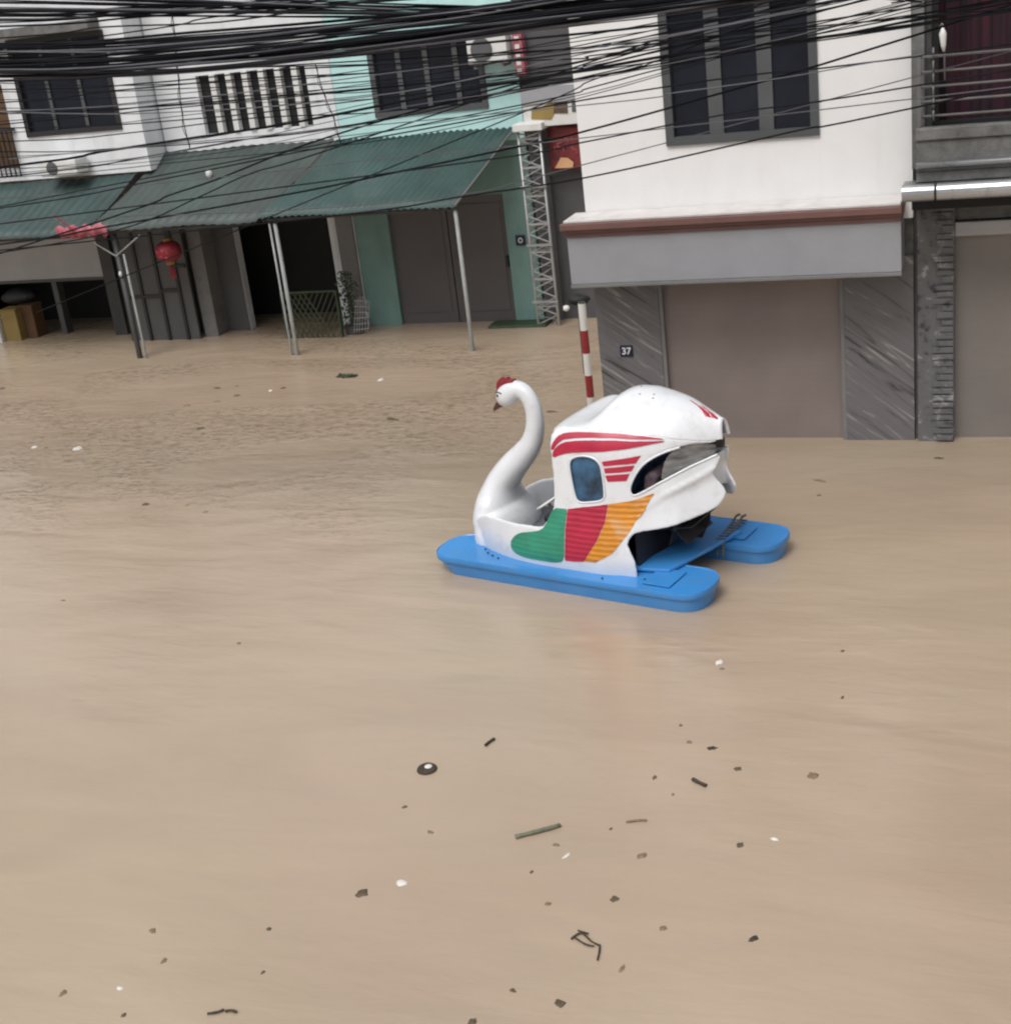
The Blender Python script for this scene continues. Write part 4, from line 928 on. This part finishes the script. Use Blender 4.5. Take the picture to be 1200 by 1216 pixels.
bundle([(0, 200), (230, 178), (470, 140), (690, 100), (900, 50), (1080, 6)], [24, 26, 26, 20, 14, 10], 5, 'lower loose fan of thin cables rising from the left ledge to the three pane window', 12.9, (.003, .0045))
CB = [
 ([(-5, 96), (180, 86), (350, 72), (560, 52), (780, 30), (1010, -2)], .011, 'black cable just under the thickest bundle, ending above the white house window'),
 ([(-5, 122), (130, 108), (300, 93), (480, 84), (690, 62), (1079, 9)], .007, 'thin cable crossing the dark left window at a third of its height'),
 ([(0, 135), (230, 122), (400, 108), (600, 88), (790, 56), (1079, 18)], .006, 'thin cable crossing the middle of the louvre window'),
 ([(0, 152), (230, 141), (420, 120), (640, 92), (800, 70), (1079, 32)], .006, 'thin cable crossing the lower left window and over the three pane window'),
 ([(20, 196), (120, 180), (233, 163), (350, 145), (520, 112), (690, 84), (820, 62), (1079, 30)], .013, 'heavy black cable just above the grey awning, below the louvre window'),
 ([(40, 206), (160, 188), (300, 164), (430, 146), (560, 116), (690, 93), (960, 48)], .007, 'thin cable below the heavy one, above the grey awning'),
 ([(0, 247), (175, 216), (350, 181), (520, 150), (690, 119), (880, 90), (1079, 68)], .007, 'thin cable crossing the upper part of the three awnings'),
 ([(120, 262), (200, 232), (257, 213), (350, 176), (450, 144), (600, 102), (700, 80)], .009, 'cable climbing steeply over the grey awning from the torn cloth'),
 ([(0, 290), (122, 270), (350, 229), (467, 205), (620, 173), (693, 156), (850, 112), (1085, 42)], .010, 'black cable crossing all awnings and climbing over the three pane window'),
 ([(0, 300), (150, 270), (240, 232), (300, 205), (420, 168)], .007, 'thin cable from the left shutter up across the grey awning'),
 ([(380, 258), (550, 233), (694, 211), (880, 170), (960, 152), (1079, 129)], .008, 'lowest cable on the white house, passing below its window'),
 ([(560, 192), (691, 169), (870, 134), (1079, 103)], .007, 'second lowest cable on the white house, across the lower window panes'),
 ([(600, 128), (700, 104), (800, 78), (960, 46), (1079, 24)], .006, 'thin cable crossing the pink sign and the top panes'),
 ([(600, 142), (700, 96), (760, 78), (830, 52)], .006, 'thin cable rising from the pale signboard to the window corner'),
 ([(610, 72), (700, 66), (780, 54), (880, 30), (1000, 6)], .006, 'thin cable above the pink sign over the upper window edge'),
 ([(600, 90), (700, 76), (790, 50), (860, 28)], .006, 'short looking cable fanning into the tangle above the white house'),
 ([(640, 60), (720, 52), (800, 36)], .007, 'cable fanning just under the tangle at the left end of the white house'),
 ([(0, 106), (180, 98), (330, 83), (560, 68)], .007, 'cable skimming the top of the louvre window'),
 ([(0, 168), (150, 158), (300, 140), (460, 132), (620, 106)], .006, 'thin cable along the sills of the louvre and mint windows'),
 ([(0, 180), (140, 176), (260, 168), (400, 152), (600, 112)], .006, 'thin cable meeting the mint wall just below its window'),
 ([(0, 45), (120, 32), (260, 26), (400, 6), (560, -14)], .008, 'cable between the top bundle and the thick bundles at the left'),
 ([(140, 40), (240, 22), (330, 10), (420, -12)], .007, 'cable crossing the white wall top above the louvre window'),
 ([(1000, -6), (1079, -2), (1150, -12)], .006, 'cable cutting the top edge right of the three pane window'),
 ([(0, 235), (120, 224), (300, 206), (470, 186), (620, 172)], .005, 'faint cable across the middle of the awnings'),
 ([(0, 262), (160, 256), (330, 250), (540, 232), (690, 196)], .005, 'faint cable just above the front edge of the awnings'),
 ([(690, 125), (800, 110), (930, 92), (1085, 66), (1200, 58)], .005, 'faint grey cable crossing the middle of the three pane window'),
]
for i, (P, r, l) in enumerate(CB): cable(P, r, l, Y=12.6+(i*37 % 11)*.1, m='cable_grey' if 'faint' in l else 'cable')
# drop wires hanging down the facades
def drop(P, Y, label, r=.008):
    Q = [PY(x, y, Y) for x, y in P]; C_ = cr([tuple(q) for q in Q], 8)
    mb = MB().tube(C_, r, 6)
    mb.tube([(x+.03*math.sin(i*.9), y-.02, z) for i, (x, y, z) in enumerate(C_)], r*.8, 6)
    tag(mb.build('drop_wire', M['cable'], smooth=True), label, 'wire', 'wires hanging down the facades')
drop([(203, 5), (208, 45), (212, 95), (217, 140), (226, 178)], 22.6, 'twisted wires hanging down the white wall left of the louvre window', .009)
drop([(374, 75), (384, 110), (396, 140), (404, 170)], 22.9, 'wires hanging down where the mint and white walls meet')
a = PY(248, 206, 22.6); o = MB().blob((a.x, 22.6, a.z), .06, .06, .08, 12, 8).tube([(a.x, 22.6, a.z-.14), (a.x, 22.6, a.z-.05)], .02, 8).build('insulator', M['plastic_white'], smooth=True); tag(o, 'small white insulator knob standing on the grey awning', 'insulator')

# ------------------------------------------------------------------ floating debris, each piece a thing
def leaf(name, x, y, ln_, wd, m, label, cat, rz=None, group=None):
    c = PZ(x, y, .012); s = (c-CAM).length/F; L_ = ln_*s*.88; W_ = wd*s*1.75
    rz = random.uniform(0, PI) if rz is None else rz
    n = 16; mb = MB(); rim = []
    for k in range(n):
        a = 2*PI*k/n; q = random.uniform(.72, 1.1); rim.append((math.cos(a)*L_/2*q, math.sin(a)*W_/2*q*(1-.3*math.cos(a))))
    up = min(L_, W_)*.12
    mb.v = [(0, 0, up*.85+.003)]+[(X*.6, Y*.6, up*random.uniform(.4, 1.1)+.004) for X, Y in rim]+[(X, Y, random.uniform(-.004, .006)) for X, Y in rim]+[(X*.9, Y*.9, -.012) for X, Y in rim]
    for k in range(n):
        k2 = (k+1) % n; mb.f += [(0, 1+k, 1+k2), (1+k, 1+n+k, 1+n+k2, 1+k2), (1+n+k, 1+2*n+k, 1+2*n+k2, 1+n+k2)]
    mb.f.append(tuple(1+2*n+k for k in reversed(range(n))))
    o = mb.build(name, M[m], smooth=(m == 'foam')); o.location = (c.x, c.y, -.003); o.rotation_euler = (0, 0, rz); return tag(o, label, cat, group)
def twig(P, r, m, label, name='twig', cat='twig', branches=()):
    mb = MB(); s = None
    for Q in [P]+list(branches):
        pts = [PZ(x, y, .014) for x, y in Q]; s = (pts[0]-CAM).length/F
        mb.tube(cr([tuple(p) for p in pts], 4), [r*s*random.uniform(.8, 1.15) for _ in range((len(pts)-1)*4+1)], 7)
    o = mb.build(name, M[m], smooth=True)
    c = PZ(*P[0], 0); o.data.transform(Matrix.Translation(-c)); o.location = c; return tag(o, label, cat, 'bits of debris floating on the flood water')
GR = 'bits of debris floating on the flood water'
D = [  # kind, x, y, length, width, material, label
 ('foam_scrap', 92, 532, 15, 8, 'foam', 'white foam scrap floating near the left edge, larger of the two there'),
 ('foam_scrap', 41, 530, 9, 5, 'foam', 'smaller white foam scrap at the left edge beside the larger one'),
 ('leaf', 54, 531, 7, 4, 'leaf_tan', 'tan scrap between the two white foam scraps at the left edge'),
 ('foam_scrap', 452, 450, 9, 6, 'foam', 'white scrap just right of the floating weed clump'),
 ('leaf', 336, 460, 8, 5, 'leaf_brown', 'dark bit left of the floating weed clump'),
 ('foam_scrap', 321, 463, 6, 4, 'foam', 'tiny white bit left of the floating weed clump'),
 ('leaf', 466, 497, 26, 6, 'leaf_brown', 'long dark flake in the middle distance left of the swan head'),
 ('leaf', 655, 488, 20, 4, 'leaf_brown', 'dark flake floating between the swan neck and its cabin roof'),
 ('leaf', 258, 460, 16, 4, 'leaf_brown', 'flat dark flake below the lattice doorway, left one of three'),
 ('leaf', 281, 469, 12, 4, 'leaf_brown', 'flat dark flake nearest the camera in the trio below the doorway'),
 ('leaf', 281, 458, 8, 4, 'leaf_tan', 'small tan flake above the dark ones below the doorway'),
 ('leaf', 258, 476, 12, 4, 'leaf_tan', 'tan flake in the ripples below the grey door'),
 ('leaf', 222, 481, 12, 5, 'leaf_tan', 'tan flake left in the ripples below the folding door'),
 ('leaf', 238, 508, 18, 5, 'leaf_brown', 'brown flake in the ripples well below the folding door'),
 ('leaf', 310, 505, 22, 5, 'leaf_tan', 'tan smear of leaves right of the brown flake in the ripples'),
 ('leaf', 2, 461, 8, 6, 'leaf_brown', 'dark scrap cut by the left edge of the picture'),
 ('leaf', 79, 547, 14, 4, 'leaf_tan', 'tan flake just below the two white foam scraps'),
 ('leaf', 173, 598, 12, 6, 'leaf_brown', 'dark leaf in the ripples on the left, below the foam scraps'),
 ('leaf', 222, 599, 6, 4, 'leaf_tan', 'tiny tan leaf right of the dark leaf in the left ripples'),
 ('leaf', 244, 607, 8, 4, 'leaf_tan', 'tan leaf furthest right of the leaves in the left ripples'),
 ('leaf', 283, 763, 9, 4, 'leaf_tan', 'lone pale brown leaf in open water left of the boat bow'),
 ('leaf', 75, 712, 8, 3, 'leaf_tan', 'small tan flake in open water far left'),
 ('foam_scrap', 477, 1047, 19, 8, 'foam', 'white foam piece beside the dark leaf in the foreground'),
 ('leaf', 430, 1059, 19, 11, 'leaf_brown', 'dark ragged leaf left of the white foam piece'),
 ('leaf', 480, 957, 9, 4, 'leaf_brown', 'small brown leaf below the floating shell'),
 ('leaf', 511, 987, 14, 4, 'leaf_tan', 'faint tan flake left of the bamboo stick'),
 ('foam_scrap', 672, 1015, 6, 10, 'foam', 'pale scrap just below the right end of the bamboo stick'),
 ('leaf', 660, 1002, 12, 4, 'leaf_tan', 'tan flake touching below the bamboo stick'),
 ('leaf', 631, 1034, 6, 4, 'leaf_brown', 'tiny dark bit below the bamboo stick'),
 ('leaf', 650, 1072, 13, 5, 'leaf_tan', 'dull tan leaf between the bamboo stick and the twig cluster'),
 ('leaf', 730, 1066, 14, 7, 'leaf_brown', 'brown leaf above right of the twig cluster'),
 ('leaf', 787, 1101, 13, 6, 'leaf_tan', 'faint tan leaf right of the twig cluster'),
 ('leaf', 738, 1149, 7, 10, 'leaf_tan', 'faint tan flake just below right of the twig cluster'),
 ('leaf', 609, 1175, 13, 4, 'leaf_brown', 'thin dark leaf near the bottom edge, left of the curled brown one'),
 ('leaf', 665, 1190, 16, 9, 'leaf_brown', 'curled brown leaf near the bottom edge below the twig cluster'),
 ('leaf', 560, 1212, 13, 9, 'leaf_brown', 'brown leaf cut by the bottom edge'),
 ('leaf', 895, 1113, 13, 9, 'bark', 'dark bark chip alone at the lower right'),
 ('leaf', 879, 1002, 11, 7, 'leaf_brown', 'dark leaf left of the thin white scrap on the right'),
 ('foam_scrap', 920, 995, 14, 4, 'foam', 'thin white scrap right of the dark leaf on the right'),
 ('leaf', 965, 920, 18, 9, 'leaf_tan', 'broad tan leaf furthest right among the floating bits'),
 ('leaf', 876, 912, 12, 6, 'leaf_brown', 'brown leaf right of the short black twig'),
 ('leaf', 845, 887, 16, 6, 'bark', 'flat dark bark chip above the short black twig'),
 ('foam_scrap', 818, 880, 10, 5, 'leaf_tan', 'pale crumpled scrap left of the flat bark chip'),
 ('leaf', 808, 860, 6, 4, 'leaf_brown', 'tiny dark bit above the pale crumpled scrap'),
 ('leaf', 777, 922, 7, 6, 'leaf_brown', 'small dark bit left of the short black twig'),
 ('leaf', 799, 942, 5, 4, 'leaf_tan', 'tiny tan bit below left of the short black twig'),
 ('foam_scrap', 854, 785, 10, 9, 'foam', 'white scrap in open water below the boat stern'),
 ('leaf', 857, 793, 8, 4, 'leaf_tan', 'small tan bit right under the white scrap below the stern'),
 ('leaf', 725, 983, 6, 4, 'leaf_brown', 'tiny dark bit right of the bamboo stick under the straw'),
 ('leaf', 762, 1015, 13, 9, 'leaf_tan', 'tan leaf right of the bamboo stick, below the straw'),
 ('leaf', 1000, 772, 6, 5, 'leaf_brown', 'tiny dark bit at the right in open water, upper of two'),
 ('leaf', 1000, 827, 5, 5, 'leaf_brown', 'tiny dark bit at the right in open water, lower of two'),
 ('leaf', 974, 570, 26, 4, 'leaf_tan', 'long faint leaf on the water between boat and house 37'),
 ('leaf', 972, 587, 8, 3, 'leaf_brown', 'small dark bit just below the long faint leaf near house 37'),
 ('leaf', 1115, 543, 16, 4, 'leaf_brown', 'dark flake on the water in front of the stone column'),
 ('leaf', 319, 1102, 9, 4, 'leaf_brown', 'small dark leaf alone at the lower left, below the tan flake'),
 ('leaf', 312, 1153, 6, 5, 'leaf_brown', 'dark speck below the small dark leaf at the lower left'),
 ('leaf', 194, 1140, 8, 8, 'leaf_tan', 'tan curled leaf at the lower left above the white scrap'),
 ('foam_scrap', 142, 1172, 11, 4, 'foam', 'flat white scrap near the bottom left corner'),
 ('leaf', 147, 1204, 8, 5, 'leaf_brown', 'dark bit directly below the flat white scrap at the bottom left'),
 ('leaf', 75, 1178, 10, 8, 'leaf_tan', 'faint tan leaf in the bottom left corner'),
 ('leaf', 181, 1104, 15, 5, 'leaf_tan', 'faint tan flake left of the small dark leaf at the lower left'),
]
for nm, x, y, l_, w_, m, lab in D: leaf(nm, x, y, l_, w_, m, lab, 'scrap' if nm == 'foam_scrap' else 'leaf', rz=random.uniform(-.5, .2), group=GR)
twig([(612, 994), (640, 987), (665, 980)], 3.0, 'bamboo', 'straight greenish bamboo stick floating in the foreground', 'bamboo_stick', 'stick')
twig([(576, 885), (582, 880), (587, 877)], 1.6, 'bark', 'short dark twig above right of the floating shell')
twig([(822, 925), (829, 929), (838, 933)], 2.3, 'bark', 'short black twig below the flat bark chip')
twig([(678, 1115), (690, 1108), (702, 1118), (712, 1123)], 1.1, 'bark', 'forked cluster of dark twigs in the foreground', 'twig_cluster', 'twigs', branches=[[(712, 1122), (711, 1131), (709, 1140)], [(686, 1105), (698, 1109)], [(680, 1112), (694, 1121), (705, 1124)]])
twig([(743, 976), (757, 974), (768, 974)], 1.2, 'leaf_tan', 'thin pale straw right of the bamboo stick', 'straw', 'straw')
twig([(246, 1204), (258, 1202), (266, 1199)], 1.5, 'bark', 'left of two dark twigs in line at the bottom left')
twig([(267, 1201), (274, 1200), (281, 1202)], 1.6, 'bark', 'right of two dark twigs in line at the bottom left')
# shell (floating coconut husk)
c = PZ(507, 914, 0); cs = thing('coconut_shell', (c.x, c.y, 0), 'open dark coconut shell with pale inside floating in the foreground', 'coconut')
MB().blob((c.x, c.y, .0), .085, .085, .05, 18, 10, fn=lambda p: Vector((p.x, p.y, min(p.z, .025)))).build('husk', M['bark'], cs, smooth=True)
MB().blob((c.x+.01, c.y+.01, .02), .035, .035, .016, 14, 8).build('flesh', M['foam'], cs, smooth=True)
# floating weed clump
c = PZ(412, 447, 0); mb = MB()
for k in range(110):
    a_ = random.uniform(0, 2*PI); q_ = random.random()**.5; p = Vector((c.x+.17*q_*math.cos(a_), c.y+.075*q_*math.sin(a_), random.uniform(-.005, .02))); d = Vector((random.gauss(0, 1), random.gauss(0, 1), random.gauss(0, .4))).normalized()*.06; e_ = d.orthogonal().normalized()*.02
    n0 = len(mb.v); mb.v += [tuple(p-d), tuple(p+e_), tuple(p+d), tuple(p-e_)]; mb.f.append((n0, n0+1, n0+2, n0+3))
mb.blob((c.x, c.y, 0), .2, .09, .012, 12, 6, jit=.2)
o = mb.build('weed_clump', M['wicker']); tag(o, 'loose clump of floating weed in front of the green awning', 'weed', GR)

for o in bpy.data.objects:
    if '_local' in o: del o['_local']
